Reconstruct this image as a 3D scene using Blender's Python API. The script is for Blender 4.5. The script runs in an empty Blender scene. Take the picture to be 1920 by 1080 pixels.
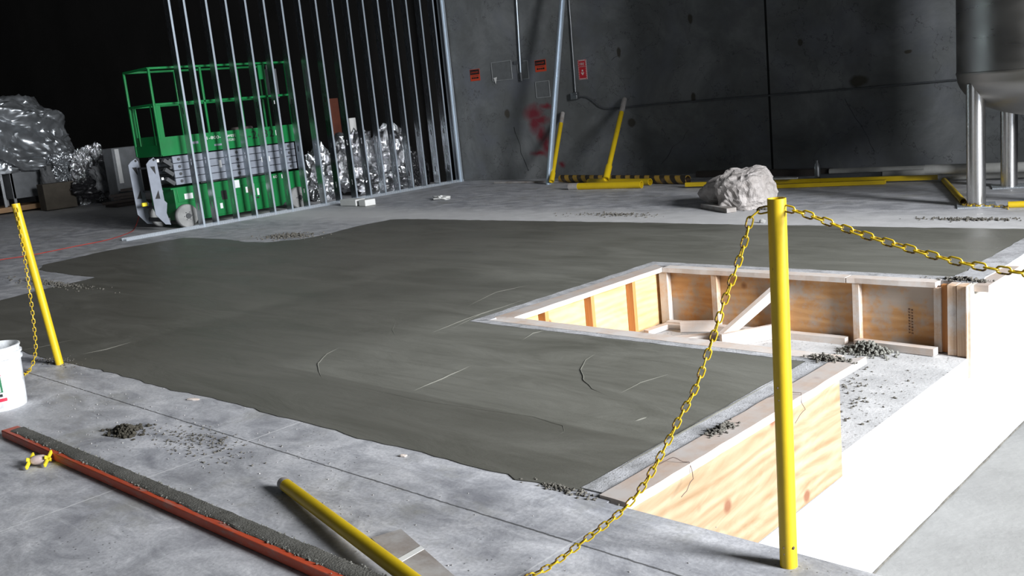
import bpy, bmesh, math, random
from mathutils import Vector, Matrix, noise
random.seed(7)
S = bpy.context.scene
C = S.collection
PI = math.pi

# ------------------------------------------------------------------ camera
F_PX, PITCH, ROLL, YAW, CAM_H = 1800.69, 0.191508, 0.099398, -0.76746, 1.5
_fw = Vector((math.sin(YAW)*math.cos(PITCH), math.cos(YAW)*math.cos(PITCH), -math.sin(PITCH)))
_r = Vector((math.cos(YAW), -math.sin(YAW), 0)); _d = _fw.cross(_r)
_c, _s = math.cos(ROLL), math.sin(ROLL)
RT = _c*_r + _s*_d; DN = -_s*_r + _c*_d; FW = _fw
EYE = Vector((0, 0, CAM_H))
cd = bpy.data.cameras.new('camera'); cam = bpy.data.objects.new('camera', cd); C.objects.link(cam)
cd.sensor_width = 36; cd.lens = 36*F_PX/1920; cd.clip_end = 200; cd.clip_start = 0.05
M = Matrix((RT, -DN, -FW)).transposed().to_4x4(); M.translation = EYE
cam.matrix_world = M; S.camera = cam

# ------------------------------------------------------------------ world, lights, exposure
W = bpy.data.worlds.new('world'); S.world = W; W.use_nodes = True
W.node_tree.nodes['Background'].inputs[0].default_value = (0.75, 0.85, 1.0, 1)
W.node_tree.nodes['Background'].inputs[1].default_value = 1.0
S.view_settings.view_transform = 'Standard'; S.view_settings.look = 'None'
S.view_settings.gamma = 1; S.view_settings.use_curve_mapping = False
S.view_settings.exposure = 0.3
def area(name, loc, rot, sx, sy, power, col=(1, 1, 1), spread=PI):
    l = bpy.data.lights.new(name, 'AREA'); l.shape = 'RECTANGLE'; l.size = sx; l.size_y = sy
    l.energy = power; l.color = col; l.spread = spread
    o = bpy.data.objects.new(name, l); C.objects.link(o); o.location = loc; o.rotation_euler = rot
    return o
# daylight through the open dock door on the right (faces -x)
area('dock_door_daylight', (11.0, 4.5, 5.2), (0, math.radians(90), 0), 5.6, 5.0, 8600, (0.94, 0.965, 1.0))
# added soft fill lamp behind the camera, no door there (faces +y)
area('rear_fill_light', (-9.0, -11.9, 2.4), (math.radians(90), 0, 0), 9.0, 4.5, 120, (0.86, 0.93, 1.0))

# ------------------------------------------------------------------ pixel -> point measuring helpers
def ray(x, y):
    return (RT*((x-960)/F_PX) + DN*((y-540)/F_PX) + FW)
def fl(x, y, z=0.0):
    d = ray(x, y); return EYE + d*((z-CAM_H)/d.z)
def ox(x, y, X):
    d = ray(x, y); return EYE + d*(X/d.x)
def oy(x, y, Y):
    d = ray(x, y); return EYE + d*(Y/d.y)
def oplane(x, y, P, n):
    d = ray(x, y); return EYE + d*((P-EYE).dot(n)/d.dot(n))
WA = 0.06; W0 = Vector((-14.15, 13.6, 0)); WU = Vector((math.cos(WA), math.sin(WA), 0)); WN = Vector((math.sin(WA), -math.cos(WA), 0))
def ow(x, y, off=0.0):
    return oplane(x, y, W0+WN*off, WN)

# ------------------------------------------------------------------ mesh helpers
def BM(): return bmesh.new()
def box(bm, c, s, rot=None):
    m = Matrix.Translation(Vector(c))
    if rot is not None: m = m @ rot.to_4x4()
    m = m @ Matrix.Diagonal((s[0], s[1], s[2], 1))
    bmesh.ops.create_cube(bm, size=1, matrix=m)
def bx(bm, x0, x1, y0, y1, z0, z1): box(bm, ((x0+x1)/2, (y0+y1)/2, (z0+z1)/2), (abs(x1-x0), abs(y1-y0), abs(z1-z0)))
def frame_rot(t, up=Vector((0, 0, 1))):
    t = t.normalized()
    if abs(t.dot(up)) > 0.99: up = Vector((1, 0, 0))
    a = up.cross(t).normalized(); b = t.cross(a)
    return Matrix((t, a, b)).transposed()
def beam(bm, p0, p1, w, h, up=Vector((0, 0, 1))):
    p0 = Vector(p0); p1 = Vector(p1)
    box(bm, (p0+p1)/2, ((p1-p0).length, w, h), frame_rot(p1-p0, up))
def sweep(bm, pts, r, seg=8, closed=False, caps=True, ry=None):
    pts = [Vector(p) for p in pts]; n = len(pts); rings = []
    up = Vector((0, 0, 1)); prev = None
    for i, p in enumerate(pts):
        if closed: t = pts[(i+1) % n]-pts[i-1]
        else: t = pts[min(i+1, n-1)]-pts[max(i-1, 0)]
        t.normalize()
        if prev is None:
            u = up if abs(t.z) < 0.95 else Vector((1, 0, 0))
            a = (u - t*u.dot(t)).normalized()
        else: a = (prev - t*prev.dot(t)).normalized()
        prev = a; b = t.cross(a)
        ri = r[i] if isinstance(r, (list, tuple)) else r
        rings.append([bm.verts.new(p + a*(math.cos(k*2*PI/seg)*(ry or ri)) + b*(math.sin(k*2*PI/seg)*ri)) for k in range(seg)])
    m = n if closed else n-1
    for i in range(m):
        A, B = rings[i], rings[(i+1) % n]
        for k in range(seg): bm.faces.new((A[k], A[(k+1) % seg], B[(k+1) % seg], B[k]))
    if caps and not closed:
        bm.faces.new(rings[0][::-1]); bm.faces.new(rings[-1])
    return rings
def tube(bm, p0, p1, r, seg=20, r2=None): sweep(bm, [p0, p1], [r, r if r2 is None else r2], seg)
def pipe(bm, p0, p1, r, t=0.003, seg=24, depth=0.15, depth0=None):
    """hollow-ended pipe: outer wall, rims and inner bores at both ends"""
    p0 = Vector(p0); p1 = Vector(p1); d = (p1-p0).normalized()
    R = [(p0+d*(depth0 if depth0 is not None else depth), 0.0001), (p0+d*(depth0 if depth0 is not None else depth), r-t), (p0, r-t), (p0, r), (p1, r), (p1, r-t), (p1-d*depth, r-t), (p1-d*depth, 0.0001)]
    rot = frame_rot(d); rings = []
    for c, q in R:
        rings.append([bm.verts.new(c + rot @ Vector((0, math.cos(k*2*PI/seg)*q, math.sin(k*2*PI/seg)*q))) for k in range(seg)])
    for A, B in zip(rings, rings[1:]):
        for k in range(seg): bm.faces.new((A[k], A[(k+1) % seg], B[(k+1) % seg], B[k]))
def lathe(bm, prof, c, seg=48):
    rings = []
    for r, z in prof:
        rings.append([bm.verts.new((c[0]+r*math.cos(k*2*PI/seg), c[1]+r*math.sin(k*2*PI/seg), c[2]+z)) for k in range(seg)])
    for A, B in zip(rings, rings[1:]):
        for k in range(seg): bm.faces.new((A[k], A[(k+1) % seg], B[(k+1) % seg], B[k]))
def prism(bm, pts, ext):
    ext = Vector(ext); a = [bm.verts.new(Vector(p)) for p in pts]; b = [bm.verts.new(Vector(p)+ext) for p in pts]; n = len(a)
    bm.faces.new(a); bm.faces.new(b[::-1])
    for i in range(n): bm.faces.new((a[i], b[i], b[(i+1) % n], a[(i+1) % n]))
def rubble(bm, spots, zfun=None):
    for (x, y, z, r) in spots:
        m = Matrix.Translation((x, y, z+r*0.3)) @ Matrix.Rotation(random.random()*6, 4, (random.random()+.1, random.random(), random.random())) @ Matrix.Diagonal((r*random.uniform(.7, 1.3), r*random.uniform(.6, 1.2), r*random.uniform(.45, .9), 1))
        bmesh.ops.create_icosphere(bm, subdivisions=1, radius=1, matrix=m)
def crumple(bm, c, s, seed=0, sub=5, amp=0.14, fine=0.05, floor=None, p=1.0, flat=0.0):
    r = bmesh.ops.create_icosphere(bm, subdivisions=sub, radius=1)
    sv = Vector((seed*3.1, seed*7.7, seed*1.3))
    for v in r['verts']:
        q = v.co.copy()
        if flat: q = Vector([math.copysign(abs(t)**(1-flat), t) for t in q])
        n1 = noise.noise(q*1.6+sv); n2 = 1-2*abs(noise.noise(q*3.2+sv*2)); n3 = 1-2*abs(noise.noise(q*7.5+sv*3)); n4 = noise.noise(q*16+sv)
        q = q*(1 + amp*1.4*n1 + amp*0.7*(n2-.5) + fine*(n3-.5) + fine*0.5*n4)
        v.co = Vector((c[0]+q.x*s[0], c[1]+q.y*s[1], c[2]+q.z*s[2]))
        if floor is not None and v.co.z < floor: v.co.z = floor
def fin(bm, smooth=False, autos=None):
    bmesh.ops.recalc_face_normals(bm, faces=bm.faces)
    if smooth:
        ang = autos if autos else 0.7
        for f in bm.faces: f.smooth = True
        for e in bm.edges:
            if len(e.link_faces) == 2 and e.calc_face_angle(0) > ang: e.smooth = False
def obj(name, bm, mat, parent=None, loc=None, smooth=True, bev=0):
    fin(bm, smooth)
    base = parent.matrix_world_loc if False else (parent['_w'] if parent is not None else None)
    L = Vector(loc) if loc is not None else (Vector(base) if base is not None else Vector((0, 0, 0)))
    bm.transform(Matrix.Translation(-L))
    me = bpy.data.meshes.new(name); bm.to_mesh(me); bm.free(); me.materials.append(mat)
    o = bpy.data.objects.new(name, me); C.objects.link(o)
    if parent is not None:
        o.parent = parent; o.location = L - Vector(parent['_w'])
    else: o.location = L
    o['_w'] = tuple(L)
    if bev:
        b = o.modifiers.new('bevel', 'BEVEL'); b.width = bev; b.segments = 2; b.limit_method = 'ANGLE'
    return o
def tag(o, label, cat, group=None, kind=None):
    o['label'] = label; o['category'] = cat
    if group: o['group'] = group
    if kind: o['kind'] = kind
    return o
def thing(name, label, cat, loc, group=None):
    o = bpy.data.objects.new(name, None); C.objects.link(o); o.location = loc; o.empty_display_size = .1
    o['_w'] = tuple(Vector(loc)); return tag(o, label, cat, group)
def struct(name, bm, mat, smooth=False, loc=None):
    o = obj(name, bm, mat, None, loc, smooth); o['kind'] = 'structure'; return o
def text(name, s, mat, parent, origin, ux, uz, height, width=None, depth=0.002):
    """lettering as a mesh: ux runs along the line, uz is up the letters"""
    cu = bpy.data.curves.new(name, 'FONT'); cu.body = s; cu.extrude = 0.0; cu.resolution_u = 2
    t = bpy.data.objects.new(name, cu); C.objects.link(t)
    bpy.context.view_layer.update()
    me = bpy.data.meshes.new_from_object(t.evaluated_get(bpy.context.evaluated_depsgraph_get()))
    bpy.data.objects.remove(t)
    xs = [v.co.x for v in me.vertices]; ys = [v.co.y for v in me.vertices]
    w = max(xs)-min(xs); h = max(ys)-min(ys); ky = height/h; kx = (width/w) if width else ky
    ux = Vector(ux).normalized(); uz = Vector(uz).normalized(); n = ux.cross(uz)
    x0, y0 = min(xs), min(ys); base = Vector(parent['_w'])
    for v in me.vertices:
        v.co = Vector(origin) + ux*((v.co.x-x0)*kx) + uz*((v.co.y-y0)*ky) + n*depth - base
    me.materials.append(mat); o = bpy.data.objects.new(name, me); C.objects.link(o); o.parent = parent
    o['_w'] = tuple(base)
    return o

# ------------------------------------------------------------------ materials
class N:
    def __init__(s, name):
        s.m = bpy.data.materials.new(name); s.m.use_nodes = True; s.t = s.m.node_tree; s.n = s.t.nodes; s.l = s.t.links
        s.b = s.n['Principled BSDF']; s.co = s.n.new('ShaderNodeTexCoord').outputs['Object']
        s.geo = None
    def setv(s, node, i, v):
        if hasattr(v, 'is_output') or isinstance(v, bpy.types.NodeSocket): s.l.new(v, node.inputs[i])
        elif v is not None: node.inputs[i].default_value = v
    def map(s, scale=(1, 1, 1), loc=(0, 0, 0), rot=(0, 0, 0), co=None):
        n = s.n.new('ShaderNodeMapping'); s.setv(n, 0, co or s.co); n.inputs[1].default_value = loc; n.inputs[2].default_value = rot; n.inputs[3].default_value = scale; return n.outputs[0]
    def noise(s, co=None, scale=5, detail=4, rough=.55, dist=0):
        n = s.n.new('ShaderNodeTexNoise'); s.setv(n, 'Vector', co or s.co); n.inputs['Scale'].default_value = scale; n.inputs['Detail'].default_value = detail; n.inputs['Roughness'].default_value = rough; n.inputs['Distortion'].default_value = dist; return n.outputs['Fac']
    def vor(s, co=None, scale=5, feat='F1'):
        n = s.n.new('ShaderNodeTexVoronoi'); n.feature = feat; s.setv(n, 'Vector', co or s.co); n.inputs['Scale'].default_value = scale; return n.outputs['Distance']
    def ramp(s, f, stops):
        n = s.n.new('ShaderNodeValToRGB'); s.l.new(f, n.inputs[0]); e = n.color_ramp.elements
        while len(e) < len(stops): e.new(.5)
        for k, (p, c) in enumerate(stops):
            e[k].position = p; e[k].color = (c, c, c, 1) if isinstance(c, (int, float)) else (*c, 1)
        return n.outputs[0]
    def mix(s, f, a, b, mode='MIX'):
        n = s.n.new('ShaderNodeMix'); n.data_type = 'RGBA'; n.blend_type = mode
        s.setv(n, 0, f)
        for i, v in ((6, a), (7, b)):
            if isinstance(v, (tuple, list)): v = (*v[:3], 1)
            s.setv(n, i, v)
        return n.outputs[2]
    def math(s, op, a, b=None, c=None):
        n = s.n.new('ShaderNodeMath'); n.operation = op; s.setv(n, 0, a); s.setv(n, 1, b); s.setv(n, 2, c); return n.outputs[0]
    def sep(s, co=None):
        n = s.n.new('ShaderNodeSeparateXYZ'); s.l.new(co or s.co, n.inputs[0]); return n.outputs
    def ell(s, c, r, soft=.3, warp=0, ws=4):
        """soft ellipsoid mask around c with radii r"""
        co = s.co
        if warp:
            nn = s.n.new('ShaderNodeTexNoise'); nn.inputs['Scale'].default_value = ws; nn.inputs['Detail'].default_value = 4; s.l.new(s.co, nn.inputs['Vector'])
            v = s.n.new('ShaderNodeVectorMath'); v.operation = 'MULTIPLY_ADD'; s.l.new(nn.outputs['Color'], v.inputs[0]); v.inputs[1].default_value = (warp,)*3
            w2 = s.n.new('ShaderNodeVectorMath'); w2.operation = 'ADD'; s.l.new(s.co, w2.inputs[0]); w2.inputs[1].default_value = (-warp/2,)*3; s.l.new(w2.outputs[0], v.inputs[2]); co = v.outputs[0]
        a = s.n.new('ShaderNodeVectorMath'); a.operation = 'SUBTRACT'; s.l.new(co, a.inputs[0]); a.inputs[1].default_value = c
        b = s.n.new('ShaderNodeVectorMath'); b.operation = 'DIVIDE'; s.l.new(a.outputs[0], b.inputs[0]); b.inputs[1].default_value = r
        l = s.n.new('ShaderNodeVectorMath'); l.operation = 'LENGTH'; s.l.new(b.outputs[0], l.inputs[0])
        n = s.n.new('ShaderNodeMapRange'); s.l.new(l.outputs['Value'], n.inputs[0]); n.inputs[1].default_value = 1; n.inputs[2].default_value = 1-soft; n.inputs[3].default_value = 0; n.inputs[4].default_value = 1
        return n.outputs[0]
    def bump(s, h, strength=.3, dist=.01):
        n = s.n.new('ShaderNodeBump'); n.inputs['Strength'].default_value = strength; n.inputs['Distance'].default_value = dist; s.l.new(h, n.inputs['Height']); s.l.new(n.outputs[0], s.b.inputs['Normal'])
    def out(s, col=None, rough=.6, metal=0, spec=.5):
        if isinstance(col, (tuple, list)): s.b.inputs['Base Color'].default_value = (*col[:3], 1)
        elif col is not None: s.l.new(col, s.b.inputs['Base Color'])
        s.setv(s.b, 'Roughness', rough); s.b.inputs['Metallic'].default_value = metal; s.b.inputs['Specular IOR Level'].default_value = spec
        return s.m

def m_plain(name, col, rough=.6, metal=0, spec=.5, var=.15, bump=0, scale=6):
    n = N(name); f = n.noise(scale=scale, detail=5)
    c = n.mix(n.ramp(f, [(.35, 0), (.7, 1)]), tuple(v*(1-var) for v in col), tuple(min(1, v*(1+var)) for v in col))
    if bump: n.bump(n.noise(scale=scale*8, detail=6), bump)
    return n.out(c, rough, metal, spec)

def m_floor():
    n = N('old_polished_concrete'); o = n.sep()
    big = n.noise(scale=.55, detail=5, rough=.6); mid = n.noise(n.map((1, 1.6, 1)), scale=3.2, detail=8, rough=.65, dist=.6); fine = n.noise(scale=60, detail=4)
    c = n.ramp(mid, [(.33, (.21, .215, .24)), (.5, (.42, .425, .45)), (.64, (.60, .60, .62))])
    c = n.mix(n.ramp(big, [(.35, 0), (.7, .5)]), c, (.50, .495, .49))
    c = n.mix(n.ramp(fine, [(.35, .35), (.6, 0)]), c, (.22, .22, .235))
    # white flecks and dark crumbs ground into the surface
    v = n.vor(n.map((1, 1, 1)), 55); msk = n.math('MULTIPLY', n.ramp(v, [(.07, 1), (.11, 0)]), n.ramp(n.noise(scale=2.1, detail=3), [(.5, 0), (.62, 1)]))
    c = n.mix(msk, c, (.78, .78, .78))
    v2 = n.vor(n.map((1, 1, 1), (3, 5, 0)), 34); m2 = n.math('MULTIPLY', n.ramp(v2, [(.09, 1), (.15, 0)]), n.ramp(n.noise(n.map(loc=(9, 2, 0)), scale=1.7, detail=3), [(.52, 0), (.62, 1)]))
    c = n.mix(m2, c, (.05, .05, .045))
    # greenish-grey cement dust patches
    c = n.mix(n.math('MULTIPLY', n.ramp(n.noise(n.map(loc=(4, 4, 0)), scale=1.4, detail=6, rough=.7), [(.55, 0), (.66, 1)]), .6), c, (.27, .265, .235))
    # brush-like scuffs
    sc = n.noise(n.map((1.4, 9, 1), rot=(0, 0, .35)), scale=2.5, detail=5, rough=.7)
    c = n.mix(n.ramp(sc, [(.56, 0), (.72, .4)]), c, (.62, .63, .65))
    sd_ = n.noise(n.map((1.3, 5, 1), loc=(3, 7, 0), rot=(0, 0, .6)), scale=1.6, detail=6, rough=.7)
    c = n.mix(n.ramp(sd_, [(.56, 0), (.68, .5)]), c, (.20, .205, .225))
    # pale dust band by the new pour, boosted to paint in a brighter far floor
    yb = n.math('MULTIPLY', n.ramp(n.math('ABSOLUTE', n.math('SUBTRACT', o[1], 9.2)), [(.2, 1), (.95, 0)]), n.ramp(o[0], [(.0, 1), (1, 1)]))
    c = n.mix(n.math('MULTIPLY', yb, .75), c, (.70, .69, .68))
    # saw cut across and chalk snap lines
    wob = n.math('MULTIPLY', n.math('SUBTRACT', n.noise(scale=25, detail=3), .5), .012)
    def line(ax, at, w, lo, hi):
        d = n.math('ABSOLUTE', n.math('ADD', n.math('SUBTRACT', o[ax], at), wob)); m = n.math('LESS_THAN', d, w)
        q = o[1-ax]; return n.math('MULTIPLY', m, n.math('MULTIPLY', n.math('GREATER_THAN', q, lo), n.math('LESS_THAN', q, hi)))
    c = n.mix(n.math('MULTIPLY', line(1, 2.29, .0045, -9, -1.0), .85), c, (.07, .07, .07))
    for at, lo, hi, a in ((-4.1, .3, 2.6, .8), (-2.04, 1.4, 2.6, .5), (-3.25, 1.2, 2.1, .12)):
        c = n.mix(n.math('MULTIPLY', line(0, at, .004, lo, hi), a), c, (.66, .66, .66))
    n.bump(n.math('ADD', mid, n.math('MULTIPLY', fine, .35)), .25, .01)
    return n.out(c, n.ramp(mid, [(.3, .45), (.7, .7)]), 0, .45)

def m_fresh():
    n = N('fresh_wet_concrete'); o = n.sep()
    tro = n.noise(n.map((.55, 1.9, 1), rot=(0, 0, .5)), scale=1.6, detail=6, rough=.62, dist=.7)
    st = n.noise(n.map((1.0, 16, 1), rot=(0, 0, -.25)), scale=1.5, detail=5, rough=.6)
    big = n.noise(scale=.5, detail=3)
    c = n.ramp(tro, [(.30, (.088, .087, .070)), (.50, (.130, .128, .108)), (.70, (.185, .183, .158))])
    c = n.mix(n.ramp(big, [(.38, 0), (.6, .6)]), c, (.175, .173, .150))
    c = n.mix(n.ramp(st, [(.50, 0), (.70, .3)]), c, (.085, .083, .068))
    # darker brownish pour at the left end
    left = n.ramp(n.math('ADD', n.math('MULTIPLY', o[0], -.09), n.math('MULTIPLY', tro, .25)), [(.62, 0), (.85, 1)])
    c = n.mix(n.math('MULTIPLY', left, .5), c, (.075, .068, .055))
    wq = n.math('MULTIPLY', n.math('SUBTRACT', n.noise(scale=1.6, detail=4), .5), .45)
    X_ = n.math('ADD', o[0], wq); Y_ = n.math('ADD', o[1], wq)
    def soft(v, a, b_): return n.ramp(n.math('MULTIPLY_ADD', n.math('SUBTRACT', v, a), 1/(b_-a), 0.0), [(0, 0), (1, 1)])
    m1 = n.math('MULTIPLY', n.math('MULTIPLY', soft(X_, -7.1, -6.95), soft(X_, -4.9, -5.3)), soft(Y_, 5.9, 5.6))
    m2 = n.math('MULTIPLY', soft(X_, -7.1, -6.95), soft(n.math('ADD', o[1], n.math('MULTIPLY', wq, .1)), 3.21, 3.19))
    c = n.mix(n.math('MULTIPLY', n.math('MAXIMUM', m1, m2), .45), c, (.078, .075, .062))
    # broom / trowel pass lines
    ln = n.noise(n.map((.8, 30, 1), rot=(0, 0, .12)), scale=1.2, detail=2)
    c = n.mix(n.ramp(ln, [(.72, 0), (.76, .25)]), c, (.2, .198, .18))
    fine = n.noise(scale=150, detail=3)
    n.bump(n.math('ADD', n.math('MULTIPLY', tro, 1.2), n.math('ADD', n.math('MULTIPLY', st, .12), n.math('MULTIPLY', fine, .08))), .35, .02)
    return n.out(c, n.ramp(tro, [(.3, .38), (.7, .55)]), 0, .5)

def m_concrete(name, a, b, rough=.85, sc=1.5, bump=.3, spots=None):
    n = N(name); f = n.noise(scale=sc, detail=8, rough=.65, dist=.3); g = n.noise(n.map((1, 1, .35)), scale=sc*.5, detail=4)
    c = n.ramp(f, [(.3, a), (.7, b)]); c = n.mix(n.ramp(g, [(.4, 0), (.75, .5)]), c, tuple(v*.72 for v in a))
    if spots: c = n.mix(n.ramp(n.vor(scale=spots), [(.10, .8), (.2, 0)]), c, (.12, .11, .1))
    n.bump(n.noise(scale=sc*14, detail=6), bump, .01)
    return n.out(c, rough, 0, .25)

def m_wall():
    n = N('tilt_up_wall_concrete'); o = n.sep()
    f = n.noise(scale=.9, detail=9, rough=.68, dist=.4); g = n.noise(n.map((1, 1, .3)), scale=.7, detail=4)
    c = n.ramp(f, [(.28, (.085, .090, .090)), (.5, (.135, .142, .143)), (.70, (.215, .224, .226))])
    c = n.mix(n.ramp(g, [(.4, 0), (.7, .45)]), c, (.095, .095, .09))
    c = n.mix(n.math('MULTIPLY', n.ramp(n.noise(n.map(loc=(7, 0, 3)), scale=1.1, detail=5), [(.5, 0), (.68, 1)]), .5), c, (.15, .16, .19))
    def L(px, py):
        P = ow(px, py)-W0; return (P.dot(WU), 0, P.z)
    # brown oil patches and knots of filler
    for (px, py, rx, rz) in ((951, 213, .075, .11), (1184, 230, .09, .09), (1160, 98, .05, .1), (830, 60, .1, .12), (1610, 152, .16, .1), (1300, 182, .05, .09), (1500, 80, .05, .06), (1702, 97, .06, .03), (1294, 35, .05, .1)):
        c = n.mix(n.ell(L(px, py), (rx, 9, rz), .35, .06, 7), c, (.06, .055, .045))
    # red spray paint
    red = None
    for (px, py, rx, rz) in ((1000, 213, .30, .22), (1003, 232, .2, .26), (1024, 200, .22, .08), (1015, 252, .16, .26), (1012, 287, .28, .09), (1024, 272, .13, .26), (1012, 225, .3, .12), (1054, 309, .09, .08)):
        e = n.ell(L(px, py), (rx, 9, rz), .8, .16, 6); red = e if red is None else n.math('MAXIMUM', red, e)
    c = n.mix(n.math('MULTIPLY', red, .9), c, (.16, .012, .022))
    # cracks
    cr = n.noise(n.map((1, 1, 1), rot=(0, .5, 0)), scale=.8, detail=6, rough=.6)
    c = n.mix(n.math('MULTIPLY', n.math('LESS_THAN', n.math('ABSOLUTE', n.math('SUBTRACT', cr, .5)), .0022), .55), c, (.05, .05, .05))
    # panel joint
    u = L(1441, 150)[0]
    c = n.mix(n.math('LESS_THAN', n.math('ABSOLUTE', n.math('SUBTRACT', o[0], u)), .018), c, (.008, .008, .008))
    n.bump(n.noise(scale=16, detail=7), .3, .01)
    return n.out(c, .85, 0, .25)

def m_wood(name, a, b, axis=0, knots=True, smear=.0, sc=1.0, rough=.7, smearcol=(.6, .58, .56), ply=False):
    n = N(name); s = [7*sc]*3; s[axis] = .7*sc
    if ply: s = [2.4*sc]*3; s[axis] = .6*sc
    co = n.map(tuple(s)); f = n.noise(co, scale=2.4, detail=6, rough=.6, dist=2.4 if ply else .4)
    w = n.n.new('ShaderNodeTexWave'); w.wave_type = 'BANDS'; w.bands_direction = 'XYZ'[(axis+1) % 3] if axis != 0 else 'Z'
    w.inputs['Scale'].default_value = 2.2; w.inputs['Distortion'].default_value = 7; w.inputs['Detail'].default_value = 3; n.l.new(co, w.inputs['Vector'])
    mixf = n.math('ADD', n.math('MULTIPLY', f, .85), n.math('MULTIPLY', w.outputs['Fac'], .15))
    c = n.ramp(mixf, [(.25, a), (.75, b)])
    if knots:
        v = n.vor(n.map((1, 1, 1), (.31, .47, .83)), 3.1 if ply else 4)
        c = n.mix(n.ramp(v, [(.07, .85), (.13, 0)]), c, (.16, .06, .03))
    if smear:
        c = n.mix(n.math('MULTIPLY', n.ramp(n.noise(scale=4, detail=7, rough=.7), [(.5-smear*.35, 0), (.6, 1)]), .85), c, smearcol)
    n.bump(f, .2, .004)
    return n.out(c, rough, 0, .3)

def m_foil():
    n = N('crinkled_silver_foil')
    f = n.noise(scale=3.5, detail=6, rough=.6, dist=1.0)
    n.bump(n.math('MULTIPLY', n.math('ABSOLUTE', n.math('SUBTRACT', f, .5)), 3), .6, .05)
    return n.out((.60, .61, .63), .17, .96)
def m_steel(name, col, rough, aniso=(60, 60, .6), metal=1.0):
    n = N(name); f = n.noise(n.map(aniso), scale=1.5, detail=4)
    c = n.mix(n.noise(scale=2.2, detail=4), tuple(v*.8 for v in col), col)
    return n.out(c, n.ramp(f, [(.3, rough*.8), (.7, rough*1.25)]), metal)
def m_yellow(name='yellow_safety_paint', chips=.12):
    n = N(name); f = n.noise(scale=14, detail=6, rough=.7)
    c = n.mix(n.ramp(n.noise(scale=3, detail=4), [(.4, 0), (.7, .5)]), (.56, .39, .008), (.42, .28, .008))
    c = n.mix(n.ramp(f, [(chips+.15, 1), (chips+.2, 0)]), c, (.10, .045, .02))
    n.bump(n.noise(scale=40, detail=3), .15, .003)
    return n.out(c, .42, 0, .5)
def m_stripe():
    n = N('hazard_striped_tube'); o = n.sep()
    w = n.math('FRACT', n.math('ADD', n.math('MULTIPLY', o[0], 4.6), n.math('MULTIPLY', o[2], 3.2)))
    c = n.mix(n.math('GREATER_THAN', w, .5), (.36, .22, .03), (.025, .02, .015))
    c = n.mix(n.ramp(n.noise(scale=9, detail=5), [(.55, 0), (.7, .6)]), c, (.14, .1, .07))
    return n.out(c, .6)
def m_green():
    n = N('green_machine_paint'); c = n.mix(n.ramp(n.noise(scale=4, detail=6), [(.5, 0), (.75, .5)]), (.0, .15, .034), (.01, .09, .028))
    return n.out(c, .38, 0, .5)
def m_bucket():
    n = N('scuffed_white_plastic'); c = n.mix(n.math('MULTIPLY', n.ramp(n.noise(scale=9, detail=7, rough=.7), [(.47, 0), (.64, 1)]), .6), (.70, .72, .74), (.26, .26, .25))
    return n.out(c, .4, 0, .5)
def m_red():
    n = N('scraped_red_paint'); f = n.noise(n.map((1.5, 8, 8)), scale=3.5, detail=7, rough=.7)
    c = n.mix(n.ramp(f, [(.5, 0), (.66, .75)]), (.46, .065, .022), (.24, .2, .17))
    c = n.mix(n.ramp(n.noise(scale=6, detail=5), [(.4, 0), (.7, .4)]), c, (.30, .05, .03)); n.bump(f, .3, .004)
    return n.out(c, .55)

FLOOR = m_floor(); FRESH = m_fresh(); WALL = m_wall()
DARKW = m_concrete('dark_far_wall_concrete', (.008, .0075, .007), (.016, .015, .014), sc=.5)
CEIL = m_concrete('grey_ceiling_concrete', (.10, .10, .10), (.14, .14, .14), sc=.5)  # plain grey concrete shared by the ceiling, rear and right walls
LEDGE = m_concrete('dusty_pit_concrete', (.38, .38, .38), (.60, .595, .59), sc=4, spots=22)
DOCKW = m_concrete('pale_dock_wall_concrete', (.34, .35, .37), (.60, .60, .60), sc=1.8)
LOWF = m_concrete('smooth_lower_concrete', (.20, .20, .192), (.29, .29, .28), sc=1.3, bump=.5)
SMEAR = m_concrete('whitish_cement_smear', (.22, .22, .22), (.56, .56, .58), sc=9, spots=34)
DRYC = m_concrete('dried_grey_concrete', (.13, .13, .115), (.22, .215, .19), sc=9, bump=.8)
CRUMB = m_concrete('concrete_crumbs', (.065, .06, .05), (.16, .15, .13), sc=20)
CRUST = m_concrete('dark_concrete_crust', (.085, .082, .07), (.155, .15, .135), sc=9, bump=.8)
DIRT = m_concrete('dark_dirt_clods', (.025, .022, .016), (.075, .068, .052), sc=20)
CRUMBP = m_concrete('pale_concrete_crumbs', (.24, .235, .225), (.42, .41, .395), sc=20)
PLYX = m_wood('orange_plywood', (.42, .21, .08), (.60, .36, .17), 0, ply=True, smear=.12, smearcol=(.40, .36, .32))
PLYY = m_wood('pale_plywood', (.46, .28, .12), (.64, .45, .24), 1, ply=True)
PLYLIT = m_wood('overlit_plywood', (.50, .45, .33), (.66, .62, .50), 1, ply=True, smear=.5)  # paler plywood copy, the strong daylight on it is put into the colour
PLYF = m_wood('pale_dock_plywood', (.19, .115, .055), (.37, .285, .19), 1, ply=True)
LUMX = m_wood('cement_stained_lumber', (.42, .28, .19), (.58, .42, .31), 0, smear=.8)
LUMY = m_wood('cement_stained_plank', (.33, .215, .145), (.46, .33, .245), 1, smear=.8, smearcol=(.42, .40, .385))
LUMZ = m_wood('lumber_upright', (.46, .30, .19), (.64, .46, .32), 2, smear=.25)
LUMZO = m_wood('orange_lumber_upright', (.42, .17, .05), (.56, .26, .10), 2, smear=.0)
GREYW = m_wood('grey_weathered_wood', (.16, .13, .11), (.28, .24, .21), 0, smear=.4, smearcol=(.36, .35, .34))
PALW = m_wood('pallet_wood', (.28, .16, .08), (.42, .27, .15), 1)
FOIL = m_foil(); GALV = m_steel('galvanised_steel', (.46, .50, .54), .27, metal=.45); BRIGHTGALV = m_steel('bright_steel_and_lit_flanges', (.60, .68, .76), .36, metal=.7)
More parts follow.
